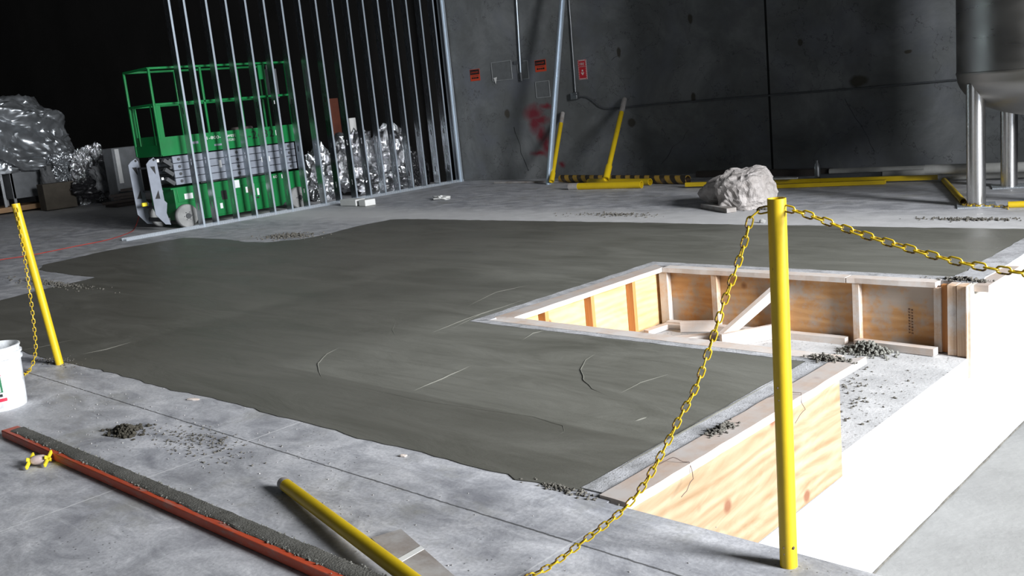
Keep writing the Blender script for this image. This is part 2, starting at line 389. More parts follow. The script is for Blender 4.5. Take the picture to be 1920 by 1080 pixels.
WEBM = m_steel('mirror_galvanised_web', (.46, .50, .53), .24)
STAIN = m_steel('brushed_stainless_steel', (.42, .41, .39), .33, (1, 1, 5)); STAINV = m_steel('stainless_leg_steel', (.66, .65, .64), .26, (50, 50, 1))
YEL = m_yellow(); YELC = m_yellow('yellow_chain_paint', .27); HAZ = m_stripe(); GREEN = m_green()
MGREY = m_plain('machine_grey_paint', (.21, .23, .27), .5, var=.12); DGREY = m_plain('dark_grey_metal', (.05, .052, .055), .5)
BLACK = m_plain('black_rubber', (.012, .012, .012), .6); TIRE = m_plain('grey_solid_tyre', (.24, .24, .235), .8, var=.2)
WHITEP = m_plain('white_sticker', (.62, .63, .63), .5, var=.05); CONDUIT = m_steel('dull_conduit', (.33, .34, .35), .45)
DBOX = m_plain('dark_box_metal', (.07, .075, .08), .5); BUCKET = m_bucket(); REDP = m_red()
LGREEN = m_plain('label_green', (.02, .14, .06), .4); LRED = m_plain('label_red', (.45, .02, .05), .4)
SRED = m_plain('sign_red', (.48, .02, .03), .45, var=.05); SORG = m_plain('sign_orange', (.50, .055, .02), .45, var=.05); SBLK = m_plain('sign_black', (.01, .01, .01), .45)
ROCKM = m_concrete('chalky_rock', (.30, .27, .25), (.60, .56, .54), sc=5, bump=.9)
CARD = m_plain('dirty_cardboard', (.10, .085, .065), .8); PVC = m_plain('dull_white_pvc', (.42, .42, .40), .4)
CABM = m_plain('grey_cabinet_metal', (.16, .17, .18), .45); BLKP = m_plain('black_plastic_sheet', (.02, .02, .022), .3)
CORD = m_plain('red_cord', (.35, .04, .03), .5); STRING = m_plain('pinkish_string', (.42, .33, .31), .9, scale=60); YPL = m_plain('yellow_plastic', (.75, .6, .03), .4)
WIRE = m_plain('rusty_tie_wire', (.07, .045, .035), .7); GREYCLOTH = m_plain('grey_tarp', (.15, .155, .16), .7)
FOAM = m_plain('white_foam', (.62, .62, .60), .7, var=.05); ORG = m_plain('dull_orange', (.10, .022, .008), .7); DEB = m_plain('dark_debris', (.06, .05, .045), .9)
STAMP = m_plain('ink_stamp', (.12, .05, .03), .8)

# ================================================================== SETTING
DX = -2.14          # dock face
ZP, ZL = -0.49, -1.34
b = BM(); prism(b, [(x, y, 0) for x, y in ((-38, -12), (8, -12), (8, 2.61), (DX, 2.61), (DX, 4.58), (-4.72, 4.58), (-4.72, 6.74), (DX, 6.74), (DX, 9), (8, 9), (8, 17), (-38, 17))], (0, 0, -.2)); struct('floor', b, FLOOR)
b = BM(); bx(b, -4.9, DX-.3, 4.4, 6.9, -1.4, ZP); struct('floor_pit', b, LEDGE)
b = BM(); bx(b, DX-.3, DX, 4.54, 9.0, ZL-.1, ZP-.012); struct('wall_dock', b, DOCKW)
b = BM(); bx(b, DX-.3, DX, 4.54, 9, ZP-.012, ZP); struct('floor_ledge', b, LEDGE)
b = BM(); bx(b, DX-.3, -2.10, 2.62, 4.54, ZL-.1, -.585); struct('wall_dock', b, DOCKW)
b = BM(); bx(b, DX-.3, DX-.02, 6.76, 9, ZP, -.05)
struct('wall_dock', b, DOCKW)
b = BM(); bx(b, DX, 8, 2.4, 9.1, ZL-.2, ZL); struct('floor_lower', b, LOWF)
b = BM(); bx(b, DX, 8, 2.40, 2.60, ZL-.1, -.2); struct('wall_alley', b, DOCKW)
b = BM(); bx(b, DX, 8, 9.0, 9.2, ZL-.1, -.2); struct('wall_alley', b, DOCKW)
# back wall
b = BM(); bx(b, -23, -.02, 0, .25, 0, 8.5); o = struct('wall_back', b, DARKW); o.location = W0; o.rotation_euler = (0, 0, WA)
b = BM(); bx(b, -.02, 24, 0, .25, 0, 8.5); o = struct('wall_back', b, WALL); o.location = W0; o.rotation_euler = (0, 0, WA)
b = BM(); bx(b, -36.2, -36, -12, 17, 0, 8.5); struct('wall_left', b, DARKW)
b = BM(); bx(b, -36, 8, -12.4, -12.2, 0, 8.5); struct('wall_rear', b, CEIL)
b = BM(); bx(b, 5.5, 5.7, -12, 2.8, -1.4, 8.5); bx(b, 5.5, 5.7, 7.1, 17, -1.4, 8.5); bx(b, 5.5, 5.7, 2.8, 7.1, 6.6, 8.5); struct('wall_right', b, CEIL)
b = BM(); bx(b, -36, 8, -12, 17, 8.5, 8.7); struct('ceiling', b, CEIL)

# fresh concrete pour
def jag(pts, amp=.012, step=.08, closed=True):
    out = []
    for i, p in enumerate(pts if closed else pts[:-1]):
        q = pts[(i+1) % len(pts)]; n = max(1, int((Vector(q)-Vector(p)).length/step))
        for k in range(n):
            t = k/n; v = Vector(p)*(1-t)+Vector(q)*t
            s = Vector((v.x*3, v.y*3, 0)); v = v + Vector((noise.noise(s*2.3), noise.noise(s*2.3+Vector((9, 9, 0))), 0))*amp*2
            out.append(v)
    return out
front = [(1093, 920), (968, 900), (918, 884), (869, 871), (793, 848), (723, 833), (671, 823), (630, 808), (560, 790), (399, 747), (310, 729), (244, 708), (187, 694), (138, 683), (102, 678), (45, 659)]
left = [(-120, 598), (0, 564), (81, 543), (159, 526), (179, 520), (147, 517), (73, 507), (81, 497), (204, 470), (285, 456), (346, 446), (424, 449), (458, 454), (497, 455), (565, 449), (607, 441), (672, 424), (734, 412), (762, 411), (880, 413), (1000, 415), (1182, 417.5), (1391, 422), (1500, 423), (1700, 427), (1920, 430)]
pts = [fl(*p) for p in front] + [Vector((-8.6, 2.5, 0))] + [fl(*p) for p in left] + [Vector((-2.31, 8.87, 0))]
rough_edge = jag(pts, .016, closed=False)
clean = [Vector(p) for p in ((-2.31, 8.87, 0), (-2.31, 6.82, 0), (-4.84, 6.82, 0), (-4.84, 4.55, 0), (-2.30, 4.55, 0), (-2.29, 2.66, 0))]
poly = rough_edge + clean
b = BM(); prism(b, [v+Vector((0, 0, .004)) for v in poly], (0, 0, -.02))
# trowel ridges left on the surface
def ridge(px, r=.004):
    P = [fl(x, y, .0032) for x, y in px]
    Q = []
    for i in range(len(P)-1):
        for k in range(5): Q.append(P[i].lerp(P[i+1], k/5))
    Q.append(P[-1])
    Q = [q + Vector((noise.noise(q*9), noise.noise(q*9+Vector((5, 0, 0))), 0))*.006 for q in Q]
    n = len(Q); sweep(b, Q, [max(.0006, r*1.2*math.sin(PI*(k+.3)/n)) for k in range(n)], 6)
ridge([(1122, 660), (1098, 675), (1089, 694), (1093, 712), (1110, 730), (1140, 742)])
ridge([(640, 650), (612, 664), (596, 682), (598, 698), (606, 710)], .004)
ridge([(606, 710), (700, 732), (790, 752), (900, 768), (1000, 782), (1055, 799), (1058, 810), (1040, 818)], .0025)
ridge([(770, 735), (830, 710), (880, 687)], .004)
ridge([(1155, 742), (1200, 718), (1260, 700)], .0025)
ridge([(800, 628), (870, 600), (940, 575)], .003)
ridge([(744, 600), (735, 620), (742, 632)], .002)
ridge([(840, 620), (900, 590), (990, 560)], .0025)
ridge([(1190, 790), (1212, 783)], .004)
ridge([(975, 640), (1000, 625), (1020, 620)], .003)
ridge([(865, 580), (930, 548), (995, 534)], .0025)
ridge([(150, 665), (200, 655), (248, 641)], .004)
ridge([(20, 660), (80, 650), (150, 634)], .002)
ridge([(1100, 916), (1190, 862), (1300, 800), (1400, 745), (1503, 684)], .006)
ridge([(1092, 660), (1160, 668), (1280, 684), (1400, 694)], .002)
o = struct('floor_fresh_pour', b, FRESH, smooth=True)

# whitish cement band between pour and boards (round the pit, along the dock)
b = BM()
zb = .006
prism(b, jag([(-2.30, 2.66, zb), (-2.18, 2.66, zb), (-2.18, 4.55, zb), (-2.30, 4.55, zb)], .005), (0, 0, -.03))
prism(b, jag([(-4.84, 4.55, zb), (-2.16, 4.55, zb), (-2.16, 4.63, zb), (-4.75, 4.63, zb)], .005), (0, 0, -.03))
prism(b, jag([(-4.84, 4.55, zb), (-4.72, 4.63, zb), (-4.72, 6.82, zb), (-4.84, 6.82, zb)], .006), (0, 0, -.03))
prism(b, jag([(-4.72, 6.82, zb), (-4.72, 6.68, zb), (-2.12, 6.68, zb), (-2.31, 6.82, zb)], .006), (0, 0, -.03))
prism(b, jag([(-2.31, 6.7, zb), (-2.12, 6.7, zb), (-2.12, 9, zb), (-2.31, 9, zb)], .01), (0, 0, -.03))
o = struct('trim_1', b, SMEAR)

b = BM(); Q = []
for i in range(160):
    y = 2.65+i*.04; Q.append(Vector((DX+.004+.006*noise.noise(Vector((y*5, 0, 0))), y, ZL+.003)))
sweep(b, Q, [max(.0015, .006+.007*noise.noise(Vector((q.y*3, 4, 0)))) for q in Q], 6); struct('trim_2', b, CRUMB)

# ================================================================== FORMWORK
pf = thing('pit_formwork', 'plywood and lumber formwork boxing in the square pit in the slab', 'formwork', (-3.5, 5.7, ZP))
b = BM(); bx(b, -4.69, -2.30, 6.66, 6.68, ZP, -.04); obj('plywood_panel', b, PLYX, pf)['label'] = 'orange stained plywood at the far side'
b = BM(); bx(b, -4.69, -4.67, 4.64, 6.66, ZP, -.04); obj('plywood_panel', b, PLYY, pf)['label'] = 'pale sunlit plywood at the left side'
b = BM(); bx(b, -4.69, -2.2, 4.62, 4.64, ZP, -.04); obj('plywood_panel', b, PLYX, pf)
# top plates
def ragplate(name, pts, mat, parent, th=.038, amp=.003):
    b = BM(); prism(b, jag(pts, amp, .06), (0, 0, -th)); return obj(name, b, mat, parent, smooth=False)
zt = .008
ragplate('top_plate', [(-4.72, 4.62, zt), (-2.17, 4.61, zt), (-2.17, 4.72, zt), (-4.60, 4.745, zt)], LUMX, pf)
ragplate('top_plate', [(-4.73, 4.70, zt+.002), (-4.59, 4.75, zt+.002), (-4.59, 6.60, zt+.002), (-4.73, 6.70, zt+.002)], LUMY, pf)
ragplate('top_plate', [(-4.585, 6.59, zt), (-3.0, 6.59, zt), (-3.0, 6.70, zt), (-4.585, 6.70, zt)], LUMX, pf)
ragplate('top_plate', [(-2.99, 6.59, zt), (-2.36, 6.59, zt), (-2.36, 6.70, zt), (-2.99, 6.70, zt)], LUMX, pf)
for (xa, xb, za, mt) in ((1233, 1263, 0, LUMZ), (1332, 1352, 0, LUMZ), (1455, 1474, 0, LUMZ), (1594, 1618, 0, LUMZ), (1749, 1769, 0, LUMZ)):
    A = oy(xa, 580, 6.60).x; B = oy(xb, 580, 6.60).x
    wdt = .06 if xa != 1233 else .09
    A = (A+B)/2
    b = BM(); bx(b, A-wdt/2, A+wdt/2-.01, 6.60, 6.658, ZP+.005, -.032); obj('stud', b, mt, pf, bev=.002)
for (xa, xb) in ((1015, 1036), (1101, 1126), (1178, 1207)):
    c = (ox(xa, 590, -4.6).y+ox(xb, 590, -4.6).y)/2
    b = BM(); bx(b, -4.668, -4.60, c-.02, c+.02, ZP+.005, -.032); obj('stud', b, LUMZO, pf, bev=.002)
# bottom plates, lying askew
b = BM(); beam(b, (-4.55, 6.57, ZP+.025), (-3.0, 6.59, ZP+.025), .07, .05); obj('bottom_plate', b, LUMX, pf, smooth=False)
b = BM(); beam(b, (-2.92, 6.57, ZP+.025), (-2.34, 6.52, ZP+.03), .07, .05); obj('bottom_plate', b, LUMX, pf, smooth=False)
# corner post pair at the right end
b = BM(); bx(b, -2.275, -2.215, 6.56, 6.66, ZP+.003, .004); obj('corner_post', b, LUMZ, pf, bev=.003)
b = BM(); bx(b, -2.21, -2.145, 6.55, 6.66, ZP+.003, .004); obj('corner_post', b, LUMZ, pf, bev=.003)
b = BM(); bx(b, -2.335, -2.28, 6.62, 6.66, ZP+.003, -.01); obj('corner_post', b, LUMZO, pf, bev=.003)
# ink stamp on the far sheet
b = BM()
st0 = oy(1703, 578, 6.658)
for r in range(2):
    for k in range(9):
        z = st0.z - k*.021 - r*.004
        for q in range(3):
            bx(b, st0.x+r*.02+q*.0045, st0.x+r*.02+q*.0045+.0025, 6.6585, 6.66, z-.014+.004*((k+q) % 2), z-.002*((k*q) % 3))
obj('ink_stamp', b, STAMP, pf, smooth=False)['label'] = 'dark printed lettering running down the plywood'

df = thing('dock_formwork', 'pale plywood form with plank on top at the dock edge beside the near yellow post', 'formwork', (-2.12, 3.5, -.575))
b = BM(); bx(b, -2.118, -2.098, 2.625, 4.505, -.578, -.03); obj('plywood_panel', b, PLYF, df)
ragplate('top_board', [(-2.188, 2.63, .012), (-2.062, 2.625, .012), (-2.055, 4.74, .012), (-2.18, 4.56, .012)], LUMY, df, .04, .003)
b = BM(); bx(b, -2.18, -2.12, 2.64, 4.5, -.12, -.03); obj('ledger_strip', b, LUMY, df)
rf = thing('dock_formwork', 'sunlit plywood form on the white dock wall at the far right of the pit', 'formwork', (-2.12, 7.6, -.6))
b = BM(); bx(b, -2.142, -2.122, 6.55, 8.98, -.63, 0.0); obj('plywood_panel', b, PLYLIT, rf)
b = BM(); bx(b, -2.145, -2.138, 6.53, 6.549, -.63, 0.005); obj('edge_batten', b, LUMZ, rf)
b = BM(); bx(b, -2.12, -2.03, 6.62, 7.3, -.045, 0.0); obj('top_board', b, LUMY, rf)
# tie wires sticking out of the near board
def wire(pts, label):
    b = BM(); P = [Vector(p) for p in pts]; Q = []
    for i in range(len(P)-1):
        for k in range(6):
            q = P[i].lerp(P[i+1], k/6); Q.append(q+Vector((noise.noise(q*20), noise.noise(q*20+Vector((3, 3, 3))), noise.noise(q*20+Vector((7, 1, 2)))))*.012)
    sweep(b, Q, .0015, 5); o = obj('tie_wire', b, WIRE, None, loc=P[0]); tag(o, label, 'wire', 'tie wires on the dock plank')
for y0, lab in ((3.02, 'rusty tie wire curling off the plank nearest the hanging chain foot'), (3.98, 'rusty tie wire curling off the plank just right of the near post')):
    wire([(-2.17, y0-.06, .018), (-2.12, y0, .03), (-2.06, y0+.04, .02), (-2.045, y0+.03, -.05), (-2.06, y0-.06, -.11)], lab)

# scrap lumber in the pit
def scrap(p0, p1, w, h, label, mat=LUMX, name='scrap_board', up=Vector((0, 0, 1))):
    p0 = Vector(p0); p1 = Vector(p1); L0 = (p0+p1)/2
    b = BM(); n = 8; rot = frame_rot(p1-p0, up)
    for i in range(1): box(b, L0, ((p1-p0).length, w, h), rot)
    # rotate into local frame so the grain follows the board
    o = obj(name, b, mat, None, loc=L0, smooth=False)
    R4 = rot.to_4x4(); o.data.transform(R4.inverted()); o.matrix_world = Matrix.Translation(L0) @ R4
    tag(o, label, 'board', 'scrap lumber lying in the pit'); return o
scrap(fl(1352, 634, ZP+.05), oy(1458, 541, 6.48), .035, .10, 'whitened board leaning diagonally up the far side of the pit', up=Vector((-.2, -.9, .45)))
scrap(fl(1352, 640, ZP+.055), fl(1462, 619, ZP+.06), .035, .11, 'whitened board lying on edge across the pit floor under the leaning one')
scrap(fl(1262, 636, ZP+.02), fl(1348, 628, ZP+.03), .09, .03, 'short pale board flat on the pit floor left of the leaning one')
scrap(fl(1276, 612, ZP+.05), fl(1342, 611, ZP+.05), .03, .09, 'reddish brown board end on edge in the left corner of the pit')
scrap(fl(1212, 624, ZP+.02), fl(1248, 612, ZP+.03), .06, .04, 'cement-caked block in the left corner of the pit')
scrap(fl(1245, 610, ZP+.02), fl(1282, 612, ZP+.02), .06, .035, 'small board offcut beside the cement-caked block in the pit')
scrap((-2.72, 4.80, ZP+.33), (-2.20, 4.74, ZP+.44), .14, .012, 'splintered thin board along the near rim of the pit')
# crumbs
def pile(name, cx, cy, z, sx, sy, n, r0, r1, mat, label, cat='rubble', hz=.03):
    b = BM(); sp = []
    for _ in range(n):
        a = random.gauss(0, .45); c = random.gauss(0, .45)
        if z < -.1 and (cx+a*sx > -2.18 or cy+c*sy > 6.54 or cy+c*sy < 4.7 or cx+a*sx < -4.5): continue
        h = max(0, hz*math.exp(-(a*a+c*c)*2.5))
        sp.append((cx+a*sx, cy+c*sy, z+random.random()*h, random.uniform(r0, r1)))
    rubble(b, sp); o = obj(name, b, mat, None, loc=(cx, cy, z), smooth=False); return tag(o, label, cat, kind='stuff')
pile('concrete_crumbs', -2.78, 6.43, ZP, .2, .12, 300, .007, .018, DRYC, 'heap of grey concrete crumbs on the pit floor against the far formwork', hz=.09)
pile('concrete_crumbs', -2.9, 5.5, ZP, .75, .7, 500, .003, .011, CRUMB, 'scattered concrete crumbs over the middle of the pit floor', hz=.01)
pile('concrete_crumbs', -2.15, 3.45, .012, .04, .1, 90, .004, .011, CRUMB, 'dab of dried concrete crumbs on the dock plank left of the near post', hz=.02)
pile('concrete_crumbs', -2.2, 4.62, .012, .12, .06, 110, .004, .012, CRUMB, 'crumbs at the near right corner of the pit rim', hz=.02)
pile('concrete_crumbs', -2.22, 6.72, .006, .2, .06, 120, .004, .013, CRUMB, 'crumbs along the far right corner of the pit rim', hz=.02)
pile('concrete_crumbs', -4.86, 2.03, 0, .12, .08, 230, .003, .015, DIRT, 'small heap of dark concrete clods on the near floor right of the bucket', hz=.04)
pile('concrete_crumbs', -4.3, 2.15, 0, .5, .16, 260, .002, .007, CRUMB, 'sprinkle of concrete crumbs on the near floor by the saw cut', hz=.004)
pile('concrete_crumbs', -3.6, 2.05, 0, 2.4, .5, 200, .0012, .004, CRUMBP, 'pale grit scattered across the near floor', hz=.002)
pile('concrete_crumbs', -5.2, 2.15, 0, 1.3, .35, 150, .0012, .0045, CRUMBP, 'pale grit scattered right of the bucket', hz=.002)
pile('concrete_crumbs', -2.35, 2.62, 0, .2, .03, 120, .003, .008, CRUMB, 'crumbs along the near corner of the new pour', hz=.006)
pile('concrete_crumbs', -7.0, 2.55, 0, .3, .1, 130, .003, .009, CRUMB, 'dark crumbs on the floor behind the left post foot', hz=.006)
P = fl(530, 445); pile('concrete_crumbs', P.x, P.y+.1, 0, .55, .3, 260, .006, .018, CRUMB, 'dark crumbs on the floor between stud wall and new pour', hz=.01)
P = fl(100, 533); pile('concrete_crumbs', P.x, P.y, 0, 1.2, .12, 260, .005, .016, CRUMB, 'dark crumbs on the old floor strip at the far left', hz=.01)
P = fl(1150, 403); pile('concrete_crumbs', P.x, P.y, 0, .8, .18, 160, .005, .014, CRUMB, 'dark crumbs on the far floor left of the rock', hz=.008)
P = fl(1830, 412); pile('concrete_crumbs', P.x, P.y, 0, .6, .12, 200, .005, .016, CRUMB, 'dark crumbs on the floor in front of the tank leg', hz=.01)
P = fl(1415, 392); pile('concrete_crumbs', P.x, P.y, 0, .25, .08, 160, .006, .018, CRUMB, 'crumbs at the foot of the rock', hz=.02)

# ================================================================== POSTS AND CHAINS
link_me = None
def make_link_mesh():
    b = BM(); L, Wd, r = .0405, .0235, .0027; pts = []
    R = Wd/2-r; h = L/2-r-R
    for k in range(9): a = -PI/2+PI*k/8; pts.append((h+R*math.cos(a), R*math.sin(a), 0))
    for k in range(9): a = PI/2+PI*k/8; pts.append((-h+R*math.cos(a), R*math.sin(a), 0))
    sweep(b, pts, r, 8, closed=True); fin(b, True)
    me = bpy.data.meshes.new('chain_link'); b.to_mesh(me); b.free(); me.materials.append(YELC); return me
link_me = make_link_mesh()
def resample(P, step):
    Q = [P[0].copy()]; acc = 0
    # catmull-rom densify
    D = []
    for i in range(len(P)-1):
        p0 = P[max(i-1, 0)]; p1 = P[i]; p2 = P[i+1]; p3 = P[min(i+2, len(P)-1)]
        for k in range(20):
            t = k/20; D.append(.5*((2*p1)+(p2-p0)*t+(2*p0-5*p1+4*p2-p3)*t*t+(3*p1-p0-3*p2+p3)*t**3))
    D.append(P[-1])
    for a, c in zip(D, D[1:]):
        s = (c-a).length; pos = 0
        while acc+s-pos >= step:
            t = (step-acc+pos)/s if s else 0; pos = pos+(step-acc); acc = 0; Q.append(a.lerp(c, min(1, pos/s)))
        acc += s-pos
    return Q
def chain(P, label, scale=1.0, pitch=.0295, plane_n=None):
    Q = resample([Vector(p) for p in P], pitch*scale); root = thing('chain', label, 'chain', Q[-1] if Q[-1].z < Q[0].z else Q[0])
    base = Vector(root['_w'])
    for i in range(len(Q)-1):
        c = (Q[i]+Q[i+1])/2; t = (Q[i+1]-Q[i]).normalized()
        nrm = plane_n.copy() if plane_n is not None else Vector((0, 0, 1))
        a = (nrm-t*nrm.dot(t)).normalized(); bb = t.cross(a)
        ang = (PI/2 if i % 2 else 0) + random.uniform(-.22, .22)
        z = a*math.cos(ang)+bb*math.sin(ang); y = z.cross(t)
        o = bpy.data.objects.new('chain_link', link_me); C.objects.link(o); o.parent = root
        m = Matrix((t, y, z)).transposed().to_4x4(); m = m @ Matrix.Diagonal((scale, scale, scale, 1)); m.translation = c-base; o.matrix_local = m
    return root
def post(p0, p1, r, label, name='yellow_post', mat=YEL, hook=None, group=None, cap=None):
    root = thing(name, label, 'post', p0, group); b = BM(); pipe(b, p0, p1, r, .003, 28, .12); obj('pipe', b, mat, root)
    return root
PN0 = Vector((-1.352, 2.520, 0)); PN1 = Vector((-1.345, 2.523, 1.152))
# correct foot from the photograph
PN0 = fl(1479, 1060); PN0.z = 0
near = post(PN0, PN1, .0268, 'yellow steel pipe post with open top standing at the near dock corner')
for (px, py, s) in ((1458, 723, .0045), (1460, 746, .003), (1469, 1022, .004), (1488, 1020, .006), (1470, 1034, .003)):
    d = ray(px, py); P = oplane(px, py, PN0, Vector((-.7, .72, 0))); dirn = Vector((EYE.x-P.x, EYE.y-P.y, 0)).normalized()
    ax = PN0.lerp(PN1, P.z/1.152); off = P-ax; off.z = 0; side = Vector((-dirn.y, dirn.x, 0)); t = max(-.9, min(.9, off.dot(side)/.0268))
    nn = dirn*math.sqrt(1-t*t)+side*t; q = ax+nn*.0262
    b = BM(); bmesh.ops.create_icosphere(b, subdivisions=2, radius=1, matrix=Matrix.Translation(q) @ Matrix.Diagonal((s*.5, s, s, 1))); obj('rust_spot', b, WIRE, near)
# left post, leaning, with a chain hanging from its top
PL0 = fl(112, 683); vn = Vector((PL0.x, PL0.y, 0)).normalized()
PL1 = oplane(29, 382, PL0, vn)
post(PL0, PL1, .0268, 'yellow steel pipe post leaning left beside the white bucket')
CP = [oplane(x, y, PL0-vn*.04, vn) for x, y in ((31, 390), (36, 425), (44, 470), (53, 530), (60, 580), (65, 625), (67, 655), (62, 680))]
chain(CP+[fl(56, 693, .012), fl(44, 703, .008), fl(20, 706, .008), fl(-10, 700, .008)], 'yellow chain hanging from the leaning left post down to the floor', 1.0, plane_n=vn)
# chain from near post down to the floor on the left
P1 = fl(1000, 1085); nv = (P1-PN0).cross(Vector((0, 0, 1))).normalized()
CL = [oplane(x, y, PN0, nv) for x, y in ((1441, 392), (1411, 402), (1400, 440), (1385, 490), (1360, 560), (1345, 607), (1324, 672), (1303, 730), (1276, 780), (1246, 840), (1210, 905), (1174, 950), (1133, 985), (1100, 1010), (1055, 1045), (1020, 1068))]
PE = CL[-1]
chain(CL+[Vector((PE.x-.05, PE.y-.05, .006)), Vector((PE.x-.10, PE.y-.16, .006)), Vector((PE.x-.10, PE.y-.32, .006))], 'long yellow chain sagging from the near post to the floor at left', plane_n=nv)
CR = [oy(x, y, 2.522) for x, y in ((1471, 390), (1500, 398), (1530, 408), (1600, 434), (1700, 465), (1800, 492), (1880, 507), (1920, 512))]
e = CR[-1]
chain(CR+[e+Vector((.25, 0, -.03)), e+Vector((.6, 0, 0)), e+Vector((1.0, 0, .09)), Vector((.95, 2.52, 1.12))], 'yellow chain running right from the top of the near post out of view', plane_n=Vector((0, 1, 0)))
post((.97, 2.52, 0), (.975, 2.52, 1.15), .0268, 'yellow post beyond the right edge carrying the other chain end')
# lying yellow pipe on a board
LB = thing('scrap_board', 'grey weathered board with a white tape strip under the fallen yellow pipe', 'board', fl(760, 1045))
A = fl(697, 1017); B = fl(753, 1000); Dv = (fl(843, 1080)-B)*1.9
b = BM(); prism(b, [A+Vector((0, 0, .018)), B+Vector((0, 0, .018)), B+Dv+Vector((0, 0, .018)), A+Dv+Vector((0, 0, .018))], (0, 0, -.018)); obj('plank', b, GREYW, LB, smooth=False)
b = BM(); u = Dv.normalized(); s0 = A+Dv*.29; s1 = B+Dv*.23; z2 = Vector((0, 0, .0195))
prism(b, [s0+z2, s1+z2, s1+u*.03+z2, s0+u*.03+z2], (0, 0, -.002)); obj('tape_strip', b, FOAM, LB, smooth=False)
p0 = fl(531, 906, .03); p1 = fl(745, 1068, .048); d = p1-p0; pe = p1+d*.24; pe.z = .056
root = thing('yellow_pipe', 'fallen yellow steel pipe with worn tip lying on the near floor', 'pipe', p0)
b = BM(); pipe(b, p0+d.normalized()*.02, pe, .027, .003, 28, .1); obj('pipe', b, YEL, root)
b = BM(); pipe(b, p0, p0+d.normalized()*.035, .0272, .003, 28, .03); obj('worn_tip', b, GREYW, root)['label'] = 'scuffed brownish end cap'

# ================================================================== NEAR OBJECTS
# bucket
bc = Vector((-6.14, 1.865, 0)); bk = thing('bucket', 'white plastic bucket with a green and red label at the left edge', 'bucket', bc)
b = BM(); lathe(b, [(.0001, .004), (.125, .004), (.132, .0), (.137, .02), (.147, .285), (.158, .287), (.159, .30), (.150, .302), (.1505, .32), (.160, .322), (.161, .335), (.151, .337), (.152, .362), (.157, .363), (.158, .372), (.150, .374), (.148, .36), (.132, .03), (.0001, .012)], bc, 56); obj('body', b, BUCKET, bk)
b = BM(); hp = []
for k in range(15):
    a = PI*k/14; hp.append(bc + Vector((math.cos(a)*.163*math.cos(2.0), math.cos(a)*.163*math.sin(2.0), .3)) + Vector((math.cos(-.55), math.sin(-.55), 0))*(math.sin(a)*-.15) + Vector((0, 0, -math.sin(a)*.12)))
sweep(b, hp, .0022, 6); obj('handle', b, GALV, bk)
def patch(b, c, r0, r1, z0, z1, a0, a1, off, n=10):
    va = []
    for k in range(n+1):
        a = a0+(a1-a0)*k/n
        for z in (z0, z1):
            r = r0+(r1-r0)*(z/.285)+off; va.append(b.verts.new((c.x+r*math.cos(a), c.y+r*math.sin(a), z)))
    for k in range(n): b.faces.new((va[2*k], va[2*k+2], va[2*k+3], va[2*k+1]))
va = math.atan2(-bc.y, -bc.x)   # angle facing the camera
lb = BM(); patch(lb, bc, .137, .147, .115, .215, va-.95, va+.12, .001); L1 = obj('label', lb, LGREEN, bk)
lb = BM(); patch(lb, bc, .137, .147, .215, .222, va-.95, va+.14, .0012); patch(lb, bc, .137, .147, .06, .08, va-.95, va+.22, .0012); obj('label_stripe', lb, LRED, bk)
lb = BM(); patch(lb, bc, .137, .147, .15, .153, va-.9, va+.03, .002); patch(lb, bc, .137, .147, .12, .123, va-.9, va+.03, .002); patch(lb, bc, .137, .147, .12, .153, va+.02, va+.04, .002); patch(lb, bc, .137, .147, .172, .19, va-.9, va-.1, .002); obj('label_print', lb, WHITEP, bk)
lb = BM(); patch(lb, bc, .137, .147, .09, .107, va-.03, va+.08, .002); obj('label_mark', lb, SBLK, bk)

# red screed board caked in concrete
sx0, sx1, sy0, sy1 = -5.46, -2.2, 1.625, 1.712
sd = thing('screed_board', 'long red painted straightedge caked with grey concrete on the near floor', 'straightedge', (sx0, 1.66, 0))
b = BM(); bx(b, sx0, sx1, sy0, sy1, .002, .042); obj('board', b, REDP, sd, bev=.004)
b = BM(); n = 110; rows = []
for i in range(n+1):
    x = sx0+.08+(sx1-sx0-.08)*i/n; w = .004*noise.noise(Vector((x*9, 0, 0))); w2 = noise.noise(Vector((x*6, 5, 0)))
    ya = sy0+.022+.010*w2; prof = [(ya, .0425), (ya+.006, .047+abs(w)), (sy0+.06, .050+w), (sy1+.002, .048+w), (sy1+.006+.004*noise.noise(Vector((x*13, 3, 0))), .03), (sy1+.008, .001)]
    rows.append([b.verts.new((x, q[0], q[1]+.0035*noise.noise(Vector((x*30, q[0]*30, 1))))) for q in prof])
for r0, r1 in zip(rows, rows[1:]):
    for k in range(len(r0)-1): b.faces.new((r0[k], r0[k+1], r1[k+1], r1[k]))
obj('concrete_crust', b, CRUST, sd)['label'] = 'dried grey concrete crust'
b = BM(); rubble(b, [(random.uniform(sx0+.1, sx1), random.choice((random.gauss(sy0+.03, .008), random.gauss(sy1+.002, .006))), .044, random.uniform(.002, .006)) for _ in range(420)])
o = obj('concrete_crumbs', b, DRYC, sd, smooth=False); o['kind'] = 'stuff'
